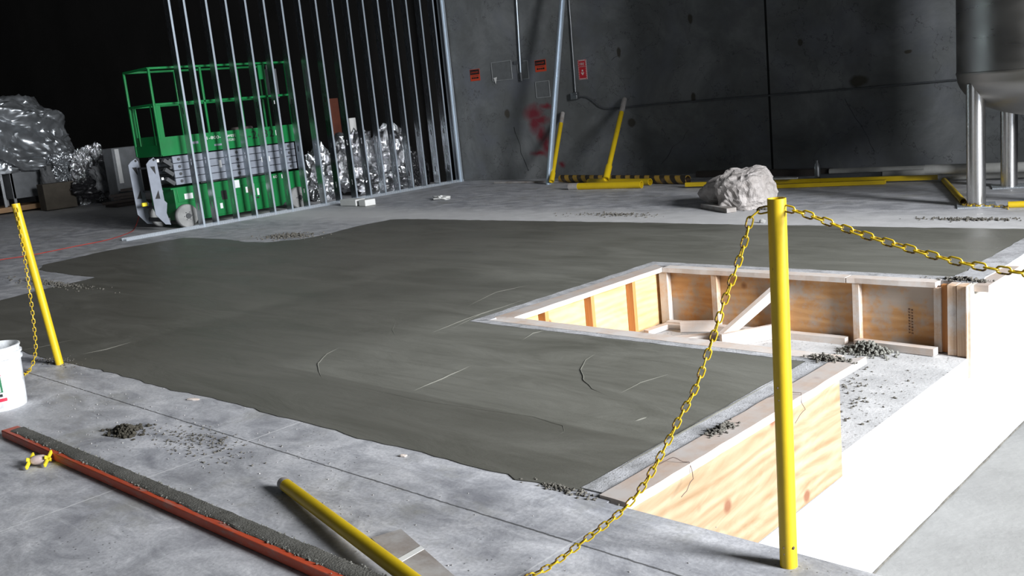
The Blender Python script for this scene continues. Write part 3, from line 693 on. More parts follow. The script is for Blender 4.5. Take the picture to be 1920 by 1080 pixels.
# string reel
rc = fl(73, 862, .032); rl = thing('string_reel', 'yellow plastic line reel wound with pinkish string beside the red straightedge', 'reel', (rc.x, rc.y, 0))
ax = (fl(95, 862, .03)-fl(50, 868, .03)); ax.z = 0; ax.normalize(); sd2 = Vector((-ax.y, ax.x, 0))
b = BM(); sweep(b, [rc-ax*.034, rc-ax*.022, rc, rc+ax*.022, rc+ax*.034], [.016, .022, .024, .022, .016], 20); obj('string', b, STRING, rl)
for s in (-1, 1):
    b = BM(); cc = rc+ax*(.042*s)
    for a in (.45, .45+PI/2+.35):
        v = sd2*math.cos(a)+Vector((0, 0, math.sin(a)))*.6; k = .062 if a < 1 else .042
        beam(b, cc-v*k, cc+v*k, .018, .010, ax)
    obj('winder_arm', b, YPL, rl, bev=.002)
b = BM(); tube(b, rc-ax*.038, rc+ax*.038, .008, 14); obj('core', b, YPL, rl)
# little chips
def chipobj(px, py, s, mat, label, name='wood_chip', z=0, ang=.5, cat='chip'):
    P = fl(px, py); b = BM(); r = bmesh.ops.create_icosphere(b, subdivisions=2, radius=1)
    for v in r['verts']:
        q = v.co; q = q*(1+.4*noise.noise(q*1.7+Vector((px, py, 0)))); v.co = Vector((q.x*s[0], q.y*s[1], q.z*s[2]))
    b.transform(Matrix.Translation((P.x, P.y, s[2]*.7+z)) @ Matrix.Rotation(ang, 4, 'Z')); o = obj(name, b, mat, None, loc=(P.x, P.y, z), smooth=False); return tag(o, label, cat)
chipobj(756, 856, (.022, .012, .006), LUMX, 'tan curled wood chip on the near floor beside the pour edge', ang=.3)
chipobj(362, 750, (.05, .012, .007), LUMX, 'tan wood splinter on the near floor at the edge of the new pour', ang=.4)
chipobj(232, 815, (.01, .01, .008), FOAM, 'white pebble beside the dark clods on the near floor', 'pebble', cat='pebble')
chipobj(1430, 418, (.035, .02, .025), CRUMBP, 'small pale stone on the far floor near the near post top', 'pebble', cat='pebble')

# ================================================================== ROCK
rk = Vector((-5.98, 10.25, 0))
b = BM(); crumple(b, (-5.78, 10.12, .19), (.31, .33, .27), 3, 5, .11, .02, floor=0.0, flat=.3); crumple(b, (-6.22, 10.42, .14), (.34, .28, .20), 5, 4, .11, .02, floor=0.0)
o = obj('rock', b, ROCKM, None, loc=rk, smooth=False); tag(o, 'chalky boulder sitting on the far floor behind the near post', 'rock')
A = fl(1332, 391); B = fl(1372, 399)
b = BM(); beam(b, A+Vector((-.1, .05, .03)), B+Vector((0, 0, .03)), .12, .05); o = obj('board_offcut', b, GREYW, None, loc=B, smooth=False); tag(o, 'short board offcut lying at the left foot of the boulder', 'board')

# ================================================================== TANK
TC = Vector((-2.55, 10.93, 0)); TR = 1.06
tk = thing('steel_tank', 'large stainless steel tank with domed bottom on stout legs', 'tank', TC)
prof = [(.0001, .80)]
for k in range(1, 13):
    a = k/12*PI/2; prof.append((TR*math.sin(a)**.9, 1.30-.48*math.cos(a)))
prof += [(TR+.006, 1.31), (TR+.006, 1.33), (TR, 1.335), (TR, 2.6), (TR+.004, 2.61), (TR, 2.63), (TR, 5.5), (.0001, 5.8)]
b = BM(); lathe(b, prof, TC, 96); obj('vessel', b, STAIN, tk)
legs = [(-3.262, 10.265), (-3.385, 11.76), (-1.88, 10.15), (-1.8, 11.7)]
for (x, y) in legs:
    b = BM(); tube(b, (x, y, .012), (x, y, 1.22), .089, 32); L = obj('leg', b, STAINV, tk)
    b = BM(); box(b, (x, y, .006), (.36, .36, .012), Matrix.Rotation(.35, 3, 'Z')); obj('foot_plate', b, GALV, L)
# chain and yellow pipes on the floor at the tank leg
lx, ly = legs[0]
cp = [Vector((lx-.35, ly+.62, .008)), Vector((lx-.16, ly+.18, .01)), Vector((lx-.12, ly-.03, .018)), Vector((lx-.05, ly-.105, .018)), Vector((lx+.05, ly-.12, .018)), Vector((lx+.2, ly-.12, .012)), Vector((lx+.33, ly-.15, .01)), fl(1890, 390, .02)]
chain(cp, 'yellow chain looped round the foot of the tank leg', 1.5, plane_n=Vector((0, 0, 1)))
def ypipe(a, c, r, label, mat=YEL, name='yellow_pipe', cat='pipe', group=None, bits=()):
    a = Vector(a); c = Vector(c); root = thing(name, label, cat, (a.x, a.y, max(0, min(a.z, c.z)-r)), group); b = BM(); pipe(b, a, c, r, r*.12, 22, .1); obj('pipe', b, mat, root)
    for (t0, t1, rr, m, nm) in bits:
        b = BM(); pipe(b, a.lerp(c, t0), a.lerp(c, t1), rr, rr*.1, 22, .02); obj(nm, b, m, root)
    return root
G2 = 'yellow pipes left by the back wall'
ypipe(fl(1890, 384, .03), fl(2040, 378, .03), .032, 'yellow pipe lying on the floor at the right edge beyond the tank leg')
ypipe(fl(1770, 338, .03), fl(1806, 378, .03), .032, 'yellow pipe lying on the floor behind the front tank leg')
# leaning posts
A = fl(1034, 340, .06); B = ow(1055, 212, .05)
ypipe(A, B, .038, 'shorter yellow pipe post leaning on the back wall beside the steel strut', bits=((.0, .12, .047, YEL, 'sleeve'), (.84, 1.0, .04, GREYW, 'bare_tip')))
A = fl(1136, 336, .13); B = ow(1171, 186, .06)
ypipe(A, B, .042, 'taller yellow pipe post leaning on the back wall right of the fire sign', bits=((.0, .15, .056, YEL, 'sleeve'), (.82, 1.0, .044, GREYW, 'bare_tip')))
A = fl(1068, 350, .05); B = fl(1203, 346, .055)
ypipe(A, B, .055, 'thick yellow pipe with grey end lying below the leaning post', bits=((0, .13, .057, GREYW, 'bare_tip'),))
ypipe(fl(1104, 341, .05), fl(1219, 341, .055), .052, 'yellow pipe with open end lying just behind the thick one')
# striped tube
A = fl(1052, 335, .07); B = fl(1290, 337, .07)
b = BM(); pipe(b, A, B, .066, .006, 24, .1); o = obj('hazard_tube', b, HAZ, None, loc=(A.x, A.y, .004)); tag(o, 'tube with yellow and black hazard stripes lying along the back wall', 'tube')
# long yellow rails
b = BM(); beam(b, fl(1286, 346, .05), fl(1800, 331, .05), .06, .06); o = obj('yellow_rail', b, YEL, None, loc=fl(1286, 346), smooth=False); tag(o, 'long yellow rail lying on the floor along the back wall', 'rail')
b = BM(); beam(b, fl(1450, 349, .03), fl(1660, 341, .03), .10, .05); o = obj('yellow_rail', b, YEL, None, loc=fl(1450, 345), smooth=False); tag(o, 'shorter yellow rail lying against the long one right of the boulder', 'rail')
# boards & PVC
def wallpipe(a, c, r, lab, mat=PVC, name='plastic_pipe', grp='white plastic pipes by the back wall', cat='pipe'):
    b = BM(); pipe(b, a, c, r, r*.12, 20, .1); o = obj(name, b, mat, None, loc=(a.x, a.y, max(0, a.z-r))); return tag(o, lab, cat, grp)
wallpipe(fl(1556, 322, .06), fl(1738, 316, .06), .045, 'dull white pipe on the floor by the back wall, left end of the row')
wallpipe(fl(1735, 318, .17), fl(1960, 312, .17), .06, 'thick white pipe uppermost of those behind the tank legs')
wallpipe(fl(1655, 327, .055), fl(1800, 320, .055), .045, 'white pipe nearer the yellow rail left of the tank leg')
wallpipe(fl(1760, 330, .07), fl(1970, 323, .07), .055, 'white pipe lowest of those passing behind the tank legs')
b = BM(); beam(b, fl(1310, 326, .05), fl(1556, 322, .05), .16, .09); o = obj('dark_board', b, DEB, None, loc=fl(1400, 330), smooth=False); tag(o, 'dark board lying along the back wall below the panel joint', 'board')
b = BM(); beam(b, fl(1340, 338, .11), fl(1495, 334, .11), .05, .02); o = obj('thin_lath', b, PVC, None, loc=fl(1340, 338), smooth=False); tag(o, 'pale thin lath on the pipes behind the boulder', 'lath')
b = BM(); beam(b, fl(1540, 330, .06), fl(1655, 326, .06), .08, .05); o = obj('dark_board', b, DBOX, None, loc=fl(1540, 332), smooth=False); tag(o, 'dark metal bar between the clear bottle and the white pipes', 'bar')
b = BM(); P = fl(1533, 334); lathe(b, [(.0001, 0), (.04, 0), (.042, .02), (.042, .16), (.03, .2), (.014, .23), (.014, .25), (.0001, .25)], P, 20); o = obj('plastic_bottle', b, CONDUIT, None, loc=P); tag(o, 'small grey bottle standing by the back wall among the pipes', 'bottle')
b = BM(); beam(b, fl(928, 342, .02), fl(1090, 340, .02), .06, .03); o = obj('wood_strip', b, GREYW, None, loc=fl(928, 343), smooth=False); tag(o, 'grey strip lying along the foot of the back wall behind the strut', 'strip')

# ================================================================== BACK WALL FIXTURES
def cond(px, r=.013, off=.03): return [ow(x, y, off) for x, y in px]
root = thing('conduit', 'vertical steel conduit ending at the blank plate between the orange signs', 'conduit', ow(977, 150, .02))
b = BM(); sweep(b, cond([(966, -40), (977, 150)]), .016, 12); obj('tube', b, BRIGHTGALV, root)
b = BM(); tube(b, ow(976, 136, .03), ow(978, 152, .03), .026, 14); obj('end_fitting', b, DBOX, root)
b = BM(); P = ow(972, 117, .012); box(b, P, (.22, .02, .06), Matrix.Rotation(WA, 3, 'Z')); obj('strap', b, DBOX, root)
root = thing('conduit', 'thin conduit dropping to a junction box then running right across the back wall', 'conduit', ow(1080, 182, .02))
b = BM(); sweep(b, cond([(1064, -40), (1079, 172)]), .012, 12); obj('tube', b, CONDUIT, root)
b = BM(); sweep(b, [ow(x, y, .022) for x, y in ((1086, 181), (1100, 182), (1110, 188), (1122, 199), (1134, 204), (1150, 204), (1250, 194), (1440, 179), (1620, 165), (1790, 150), (1990, 133))], .014, 10); obj('tube', b, DBOX, root)
b = BM(); P = ow(1078, 180, .045); box(b, P, (.14, .09, .12), Matrix.Rotation(WA, 3, 'Z')); J = obj('junction_box', b, CONDUIT, root, bev=.008)
b = BM(); P = ow(1078, 177, .094); box(b, P, (.09, .01, .02), Matrix.Rotation(WA, 3, 'Z')); obj('cover_slot', b, DBOX, J)
def plate(px0, py0, px1, py1, label, mat, name):
    A = ow(px0, py0); B = ow(px1, py1); rootp = thing(name, label, 'wall plate', ow((px0+px1)/2, (py0+py1)/2, .004))
    w = abs((B-A).dot(WU)); h = abs(A.z-B.z); c = (A+B)/2
    b = BM()
    for s in (-1, 1):
        box(b, c+WU*(s*w/2)+WN*.006, (.012, .012, h), Matrix.Rotation(WA, 3, 'Z')); box(b, c+Vector((0, 0, s*h/2))+WN*.006, (w, .012, .014), Matrix.Rotation(WA, 3, 'Z'))
    obj('rim', b, mat, rootp, smooth=False); b = BM(); box(b, c+WN*.002, (w-.02, .004, h-.02), Matrix.Rotation(WA, 3, 'Z')); obj('panel', b, PLATEM, rootp, smooth=False); return rootp
PLATEM = m_concrete('plate_grey', (.10, .105, .106), (.15, .157, .158), sc=5)
RIMM = m_plain('rim_grey', (.22, .23, .23), .6)
r_ = plate(921, 118, 961, 148, 'square grey blanking plate left of the bright conduit on the back wall', RIMM, 'wall_plate')
b = BM(); P = ow(929, 150, .012); prism(b, [P+WU*(-.04)+Vector((0, 0, .04)), P+WU*.04+Vector((0, 0, .05)), P+Vector((0, 0, -.07))], WN*.006); obj('torn_paper', b, FOAM, r_, smooth=False)
plate(970, 116, 992, 147, 'narrow grey blanking plate behind the bright conduit end', RIMM, 'wall_plate')
plate(1004, 154, 1032, 181, 'grey blanking plate above the red paint on the back wall', RIMM, 'wall_plate')
def sign(px0, py0, px1, py1, label, kind):
    A = ow(px0, py0); B = ow(px1, py1); c = (A+B)/2; w = abs((B-A).dot(WU)); h = abs(A.z-B.z); rt = thing('wall_sign', label, 'sign', ow((px0+px1)/2, (py0+py1)/2, .002))
    R3 = Matrix.Rotation(WA, 3, 'Z'); up = Vector((0, 0, 1))
    if kind == 'w':
        b = BM(); box(b, c+WN*.004, (w, .004, h), R3); obj('panel', b, SORG, rt, smooth=False)
        b = BM(); box(b, c+WN*.007+up*h*.25, (w*.94, .002, h*.42), R3); obj('header', b, SBLK, rt, smooth=False)
        text('lettering', 'DANGER', SORG, rt, c+WN*.0085-WU*w*.38+up*h*.16, WU, up, h*.16, w*.76)
        b = BM()
        for (u0, u1, v, hh) in ((-.36, .36, -.06, .035), (-.36, -.2, -.25, .15), (-.16, -.05, -.25, .15), (-.01, .1, -.25, .15), (.14, .34, -.25, .15)):
            box(b, c+WN*.0068+WU*(w*(u0+u1)/2)+up*h*v, (w*(u1-u0), .002, h*hh), R3)
        obj('print', b, SBLK, rt, smooth=False)
    else:
        b = BM(); box(b, c+WN*.004, (w, .004, h), R3); obj('panel', b, FOAM, rt, smooth=False)
        b = BM(); n = 11
        for i in range(n):
            for s in (-1, 1):
                v = -.5+(i+.5)/n
                pc = c+WN*.0068+WU*(s*w*.43)+up*(h*v)
                d1 = WU*(w*.06); d2 = up*(h*.028); tl = up*(h*.02*s)
                prism(b, [pc-d1-d2-tl, pc+d1-d2+tl, pc+d1+d2+tl, pc-d1+d2-tl], WN*.001)
        for i in range(6):
            for s in (-1, 1):
                pc = c+WN*.0068+WU*(w*(-.38+i*.15))+up*(h*.475*s); d1 = WU*(w*.035); d2 = up*(h*.022)
                prism(b, [pc-d1-d2-WU*w*.02, pc+d1-d2-WU*w*.02, pc+d1+d2+WU*w*.02, pc-d1+d2+WU*w*.02], WN*.001)
        obj('hatch_border', b, SRED, rt, smooth=False)
        b = BM(); box(b, c+WN*.0075, (w*.74, .003, h*.88), R3); obj('field', b, SRED, rt, smooth=False)
        text('lettering', 'FIRE', FOAM, rt, c+WN*.010-WU*w*.26+up*h*.22, WU, up, h*.13, w*.52)
        text('lettering', 'EXTINGUISHER', FOAM, rt, c+WN*.010-WU*w*.32+up*h*.13, WU, up, h*.045, w*.64)
        b = BM(); q = c+WN*.0095-up*h*.14
        prism(b, [q+WU*(w*x)+up*(h*y) for x, y in ((-.08, .13), (.08, .13), (.08, -.01), (.19, -.01), (0, -.15), (-.19, -.01), (-.08, -.01))], WN*.001); obj('arrow', b, FOAM, rt, smooth=False)
        b = BM(); box(b, q+WN*.0015+up*h*.01, (w*.09, .001, h*.12), R3); obj('arrow_mark', b, SRED, rt, smooth=False)
sign(881, 131, 901, 150.5, 'small orange and black warning sign nearest the stud wall', 'w')
sign(1002.5, 113.5, 1025, 133, 'orange and black warning sign right of the bright conduit', 'w')
sign(1083, 113, 1102, 148, 'red and white fire sign with a down arrow right of the leaning strut', 'f')

for pxs in (((964, 238), (968, 255), (975, 272), (978, 290), (986, 305), (993, 322)), ((1291, 243), (1280, 262), (1262, 275), (1253, 292), (1238, 310)), ((1584, 185), (1596, 208), (1612, 232), (1628, 260), (1642, 290)), ((1160, 105), (1152, 108), (1145, 115))):
    b = BM(); Q = [ow(x, y, .001) for x, y in pxs]; D = []
    for a, c in zip(Q, Q[1:]):
        for k in range(6): q = a.lerp(c, k/6); D.append(q+WU*.02*noise.noise(q*7)+Vector((0, 0, .02*noise.noise(q*9))))
    sweep(b, D, [.004+.008*abs(noise.noise(q*5)) for q in D], 6, ry=.0015); struct('trim_3', b, SBLK)

# ================================================================== STEEL STRUT LEANING ON WALL
A = fl(1027, 346, .0); Bq = oy(1053, 0, 13.25); d = (Bq-A).normalized(); B = A+d*((13.80-A.y)/d.y if d.y > 0 else 4)
B = A+d*min((B-A).length, 5.6)
b = BM()
side = d.cross(Vector((0, 1, 0))).normalized(); fw = side.cross(d).normalized()
def channel(b, A, B, side, fw, w, dpt, t=.002, lip=True):
    """C section: web of width w facing -fw, flanges running back along fw"""
    for (o1, o2, s1, s2) in ((0, 0, w, t), (-w/2, dpt/2, t, dpt), (w/2, dpt/2, t, dpt)):
        c0 = A+side*o1+fw*o2; c1 = B+side*o1+fw*o2; t_ = (c1-c0).normalized(); rot = Matrix((t_, side, fw)).transposed()
        box(b, (c0+c1)/2, ((c1-c0).length, s1, s2), rot)
channel(b, A+fw*0.0, B, side, fw, .092, .04)
channel(b, A-fw*.022, B-fw*.022, side, fw, .03, .022)
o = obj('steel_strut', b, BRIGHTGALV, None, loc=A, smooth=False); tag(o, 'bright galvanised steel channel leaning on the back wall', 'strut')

# ================================================================== STUD PARTITION
SX = -14.15
sp = thing('stud_partition', 'row of bare galvanised steel studs standing in a floor track left of the back wall', 'stud wall', (SX, 10, 0))
b = BM(); bx(b, SX-.15, SX+.0, 6.44, 13.58, .0, .0025); bx(b, SX-.002, SX+.0, 6.44, 13.58, 0, .04); bx(b, SX-.152, SX-.15, 6.44, 13.58, 0, .04); obj('floor_track', b, GALV, sp, smooth=False)
b = BM(); bx(b, SX-.15, SX, 6.44, 13.58, 4.55, 4.553); bx(b, SX-.001, SX+.002, 6.44, 13.58, 4.50, 4.55); obj('top_track', b, GALV, sp, smooth=False)
ys = [7.73, 7.98, 8.36, 8.71, 9.07, 9.42, 9.77, 10.13, 10.47, 10.83, 11.16, 11.51, 11.86, 12.21, 12.55, 12.9, 13.24]
def stud_mesh(w=.15, fl_=.036):
    b = BM(); t = .0015; H = 4.55; holes = [.33, 1.05, 1.85, 2.9, 3.8]; z = .003
    # web lies in the x-z plane at y=0 with punched slots; flanges run to +y
    hw, hh = .03, .05
    seg = [z]+sum([[h-hh, h+hh] for h in holes], [])+[H]
    for i in range(0, len(seg)-1):
        if i % 2 == 0: bx(b, -w, 0, 0, t, seg[i], seg[i+1])
        else:
            bx(b, -w, -w/2-.012, 0, t, seg[i], seg[i+1]); bx(b, -w/2+.012, 0, 0, t, seg[i], seg[i+1])
    bx(b, -t, 0, 0, fl_, z, H); bx(b, -w, -w+t, 0, fl_, z, H)
    bx(b, -.010, 0, fl_-t, fl_, z, H)
    fin(b, False)
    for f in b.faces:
        if f.calc_center_median().x > -.003 and f.calc_center_median().y > .0: f.material_index = 1  # flanges get a brighter steel copy that paints in the light they catch
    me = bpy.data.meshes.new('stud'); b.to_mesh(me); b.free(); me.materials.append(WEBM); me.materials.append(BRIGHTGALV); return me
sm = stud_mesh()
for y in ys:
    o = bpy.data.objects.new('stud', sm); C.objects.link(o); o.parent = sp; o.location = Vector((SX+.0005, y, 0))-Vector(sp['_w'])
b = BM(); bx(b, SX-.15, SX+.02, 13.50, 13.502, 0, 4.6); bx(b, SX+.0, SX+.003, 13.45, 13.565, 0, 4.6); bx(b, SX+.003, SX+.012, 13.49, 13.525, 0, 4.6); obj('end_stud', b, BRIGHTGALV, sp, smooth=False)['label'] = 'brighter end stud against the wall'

# ================================================================== SCISSOR LIFT
XN, XF = -14.60, -15.40
LY0, LY1 = 7.45, 9.97
lift = thing('scissor_lift', 'green and grey scissor lift parked behind the steel studs', 'scissor lift', (-15.0, 8.7, 0))
# chassis
b = BM(); prism(b, [(XN, y, z) for y, z in ((7.55, .30), (7.62, .12), (7.95, .12), (8.0, .09), (9.55, .09), (9.6, .14), (10.0, .14), (10.0, .66), (7.55, .66))], (XF-XN, 0, 0)); obj('chassis', b, GREEN, lift, bev=.01)
b = BM(); bx(b, XN, XN+.012, 8.02, 8.72, .12, .40); bx(b, XN, XN+.012, 8.78, 9.45, .12, .55); bx(b, XN, XN+.012, 7.6, 7.98, .42, .64); obj('side_door', b, GREEN, lift, bev=.004)
b = BM(); bx(b, XN+.0, XN+.014, 7.5, 10.0, .635, .66); obj('top_rail', b, GREEN, lift)
for (y) in (7.69, 9.86):
    for x, sgn in ((XN+.03, 1), (XF-.03, -1)):
        b = BM(); lathe(b, [(.0001, -.055), (.085, -.055), (.1, -.045), (.178, -.05), (.19, -.035), (.19, .035), (.178, .05), (.1, .045), (.085, .055), (.04, .058), (.035, .07), (.0001, .07)], (0, 0, 0), 40)
        b.transform(Matrix.Translation((x, y, .19)) @ Matrix.Rotation(sgn*PI/2, 4, 'Y')); w = obj('wheel', b, TIRE, lift)
        b = BM(); tube(b, (x+sgn*.055, y, .19), (x+sgn*.075, y, .19), .045, 16)
        for k in range(6): tube(b, (x+sgn*.05, y+.065*math.cos(k*PI/3), .19+.065*math.sin(k*PI/3)), (x+sgn*.062, y+.065*math.cos(k*PI/3), .19+.065*math.sin(k*PI/3)), .009, 8)
        obj('hub', b, DGREY, w)
# scissor stack: four layers of flat grey beams, near and far side
for k in range(4):
    z0 = .70+k*.117
    for x in (XN-.02, XF+.02):
        b = BM(); bx(b, x-.022, x+.022, 7.62, 9.95, z0, z0+.108); a = obj('scissor_arm', b, MGREY, lift, bev=.004)
        b = BM()
        for y in (7.72, 8.78, 9.82): tube(b, (x-.035, y, z0+.055), (x+.035, y, z0+.055), .024, 14)
        obj('pivot_pin', b, DGREY, a)
b = BM()
for k in range(4):
    for y in (7.60, 8.79, 9.9): tube(b, (XN-.05, y, .75+k*.117), (XF+.05, y, .75+k*.117), .025, 12)
obj('cross_tube', b, DGREY, lift)
b = BM(); bx(b, XN-.1, XF+.1, 8.1, 9.4, .67, .9); obj('hydraulic_block', b, DGREY, lift)
# brackets linking arm ends
b = BM()
for k in range(3):
    for dx in (-.03, .0, .03): beam(b, (XN-.03+dx, 7.47, 1.12-k*.15), (XN-.03+dx, 7.60, 1.02-k*.15), .012, .06)
obj('linkage', b, DGREY, lift)
# end ladder brackets
pl = [(365, 298), (395, 330), (478, 735), (505, 760), (500, 860), (545, 978), (490, 975), (390, 880), (293, 368), (320, 330)]
P2 = [ox(220+x/5.4, 240+y/5.4, XN) for x, y in pl]
def bracket(dx, lab=None):
    b = BM(); prism(b, [p+Vector((dx, 0, 0)) for p in P2], (-.012, 0, 0)); o = obj('end_bracket', b, MGREY, lift, smooth=False)
    for tri in (((330, 392), (378, 388), (390, 472)), ((415, 628), (436, 716), (384, 718))):  # black insets paint the dark of the open bracket holes
        T = [ox(220+x/5.4, 240+y/5.4, XN)+Vector((dx+.001, 0, 0)) for x, y in tri]; b = BM(); prism(b, T, (-.014, 0, 0)); obj('cutout_shade', b, SBLK, o, smooth=False)
    c = ox(220+367/5.4, 240+322/5.4, XN)+Vector((dx, 0, 0)); b = BM(); tube(b, c+Vector((.002, 0, 0)), c-Vector((.014, 0, 0)), .02, 14)
    obj('pin_hole_shade', b, SBLK, o, smooth=False)
bracket(0); bracket(-.62)
b = BM()
for z in (.36, .62, 1.0): bx(b, XN-.61, XN-.01, 7.29+(.1-z*.08), 7.33+(.1-z*.08), z, z+.03)
bx(b, XN-.61, XN-.01, 7.36, 7.42, .14, .2); obj('ladder_step', b, DGREY, lift)
# platform
b = BM(); bx(b, XF-.02, XN+.02, LY0, LY1, 1.19, 1.235); obj('platform_deck', b, DGREY, lift)
b = BM(); bx(b, XN+.015, XN+.03, LY0, LY1, 1.18, 1.475); obj('side_panel', b, GREEN, lift)
b = BM(); bx(b, XF-.03, XF-.015, LY0, LY1, 1.18, 1.475); obj('side_panel', b, GREEN, lift)
b = BM(); bx(b, XF, XN, LY0-.012, LY0, 1.18, 1.36); obj('toe_board', b, GREEN, lift)
b = BM(); bx(b, XF, XN, LY1, LY1+.012, 1.18, 1.475); obj('toe_board', b, GREEN, lift)
def rail(pts, r=.018, name='guard_rail'):
    b = BM(); P = [Vector(p) for p in pts]
    for a, c in zip(P, P[1:]): beam(b, a, c, r*2, r*2)
    return obj(name, b, GREEN, lift, bev=.006)
zt2, zm = 2.55, 1.99
for x in (XN+.02, XF-.02):
    rail([(x, LY0, zt2), (x, LY1, zt2)]); rail([(x, LY0, zm), (x, LY1, zm)])
    for y in (LY0+.0, 8.33, 9.52, LY1):
        rail([(x, y, 1.45), (x, y, zt2)], .018, 'rail_post')
for y in (LY0, LY1):
    rail([(XN+.02, y, zt2), (XF-.02, y, zt2)]); rail([(XN+.02, y, zm), (XF-.02, y, zm)])
# wide plates on the lower half of the end posts + inner gate
b = BM(); bx(b, XN+.0, XN+.035, LY0-.02, LY0+.09, 1.2, 2.0); obj('post_sleeve', b, GREEN, lift)
b = BM(); bx(b, XF-.035, XF, LY0-.02, LY0+.07, 1.2, 2.0); obj('post_sleeve', b, GREEN, lift)
b = BM(); bx(b, XF+.14, XF+.17, LY0-.01, LY0+.01, 1.3, 1.98); bx(b, XN-.12, XN-.10, LY0-.01, LY0+.01, 1.3, 1.98); bx(b, XF+.05, XN-.05, LY0, LY0+.006, 1.22, 1.5); obj('entry_gate', b, GREEN, lift)
b = BM(); bx(b, XN+.03, XN+.055, 9.40, 9.52, 2.28, 2.52); obj('manual_box', b, GREEN, lift)
b = BM(); bx(b, XN-.16, XN-.0, 9.62, 9.80, 1.95, 2.45); C_ = obj('control_box', b, DBOX, lift, bev=.01)
b = BM(); tube(b, (XN-.08, 9.66, 2.45), (XN-.08, 9.66, 2.56), .018, 12); obj('joystick', b, BLACK, C_)
b = BM(); bx(b, XN-.3, XN-.1, 8.9, 9.25, 1.24, 1.52); obj('tool_bag', b, DEB, lift, bev=.03)
b = BM(); sweep(b, [(XN-.03, 9.7, 1.95), (XN-.02, 9.72, 1.8), (XN-.03, 9.66, 1.6), (XN-.05, 9.7, 1.3)], .012, 8); obj('cable', b, BLACK, lift)
# stickers on the lift
b = BM()
def stick(y, z, w, h, x=XN+.0135): bx(b, x, x+.002, y-w/2, y+w/2, z-h/2, z+h/2)
stick(7.79, .50, .15, .09); stick(8.35, .26, .05, .09); stick(8.66, .58, .17, .13); stick(8.88, .46, .07, .1); stick(9.0, .45, .04, .2); stick(9.08, .40, .04, .12)
stick(8.97, .60, .04, .10); stick(9.62, .60, .06, .07, XN+.013); stick(9.70, .61, .06, .09, XN+.013); stick(9.62, 1.36, .07, .09, XN+.03); stick(9.66, 1.9, .05, .1, XN+.04)
stick(8.45, .95, .05, .12, XN+.003); stick(9.33, .93, .17, .09, XN+.003); stick(7.37, 1.12, .04, .05, XN+.001); stick(7.4, .83, .04, .04, XN+.001)
obj('sticker', b, WHITEP, lift)
b = BM(); stick(8.43, .43, .10, .15); stick(9.06, .3, .05, .03); obj('ground_control', b, SBLK, lift)
b = BM(); tube(b, (XN+.012, 8.56, .45), (XN+.03, 8.56, .45), .025, 14); obj('stop_button', b, SRED, lift)
uy = Vector((0, 1, 0)); uz = Vector((0, 0, 1))
text('unit_number', 'S-2632', SBLK, lift, (XN+.031, 8.93, 1.30), uy, uz, .13, .62)
text('lettering', '1-800-', FOAM, lift, (XN+.031, 8.26, 1.365), uy, uz, .05, .26)
text('lettering', 'west', FOAM, lift, (XN+.031, 8.63, 1.37), uy, uz, .05, .17)
text('lettering', '33283', FOAM, lift, (XN+.031, 8.63, 1.305), uy, uz, .04, .15)
text('lettering', '65 60', FOAM, lift, (XN+.015, 9.30, .585), uy, uz, .05, .2)
b = BM(); bx(b, XN+.03, XN+.032, 7.95, 8.1, 1.32, 1.36); bx(b, XN+.03, XN+.032, 8.38, 8.55, 1.25, 1.28); obj('sticker', b, MGREY, lift)
# charging plug and cord
b = BM(); P = ox(220+275/5.4, 240+775/5.4, XN-.35); box(b, P, (.05, .09, .06)); obj('plug', b, YPL, lift, bev=.01)
b = BM(); cp = [P, fl(262, 402, .22), fl(254, 425, .02), fl(243, 436, .01), fl(200, 450, .01), fl(140, 462, .01), fl(60, 478, .01), fl(0, 487, .01), fl(-80, 500, .01)]
Q = resample(cp, .08); sweep(b, Q, .006, 6); o = obj('extension_cord', b, CORD, None, loc=cp[3]); tag(o, 'red extension cord trailing from the lift across the floor to the left', 'cord')

# ================================================================== STORED THINGS BEHIND THE STUDS
def blob(name, px, py, X, w, h, dpt, seed, mat, label, cat, sub=5, amp=.2, fine=.1, group=None, floor=0):
    P = ox(px, py, X); b = BM(); crumple(b, P, (dpt/2, w/2, h/2), seed, sub, amp, fine, floor=floor); o = obj(name, b, mat, None, loc=(P.x, P.y, max(0, P.z-h/2)), smooth=False); return tag(o, label, cat, group)
G3 = 'foil covered heaps behind the studs'
blob('foil_bundle', 603, 328, -15.2, .62, 1.05, .5, 2, FOIL, 'crumpled silver foil bundle just right of the lift behind the studs', 'foil bundle', 4, .3, .2, group=G3)
blob('foil_bundle', 666, 305, -15.35, .9, 1.2, .6, 4, FOIL, 'tall crumpled silver foil bundle in the middle behind the studs', 'foil bundle', 4, .32, .2, group=G3)
blob('foil_bundle', 732, 298, -15.3, 1.0, 1.25, .7, 6, FOIL, 'wide draped silver foil heap behind the right-hand studs', 'foil bundle', 4, .3, .2, group=G3)
blob('foil_bundle', 722, 344, -14.75, 1.0, .42, .4, 9, FOIL, 'low crumpled silver foil on the floor before the wide foil heap', 'foil bundle', 4, .3, .2, group=G3)
blob('black_bag', 783, 322, -14.9, .45, .8, .45, 11, BLKP, 'black plastic sack at the right end behind the studs', 'bag')
b = BM(); P = ox(631, 258, -16.1); box(b, Vector((P.x, P.y, .95)), (.12, .22, 1.9)); o = obj('orange_panel', b, ORG, None, loc=(P.x, P.y, 0), smooth=False); b = None; tag(o, 'dull orange upright panel behind the foil bundles', 'panel')
o.scale = (1, 1, 1)
b = BM(); P = ox(661, 240, -15.8); box(b, P+Vector((0,0,-.55)), (.06, .16, 1.5)); o = obj('white_board', b, FOAM, None, loc=P, smooth=False); tag(o, 'white upright board poking above the foil behind the studs', 'board')
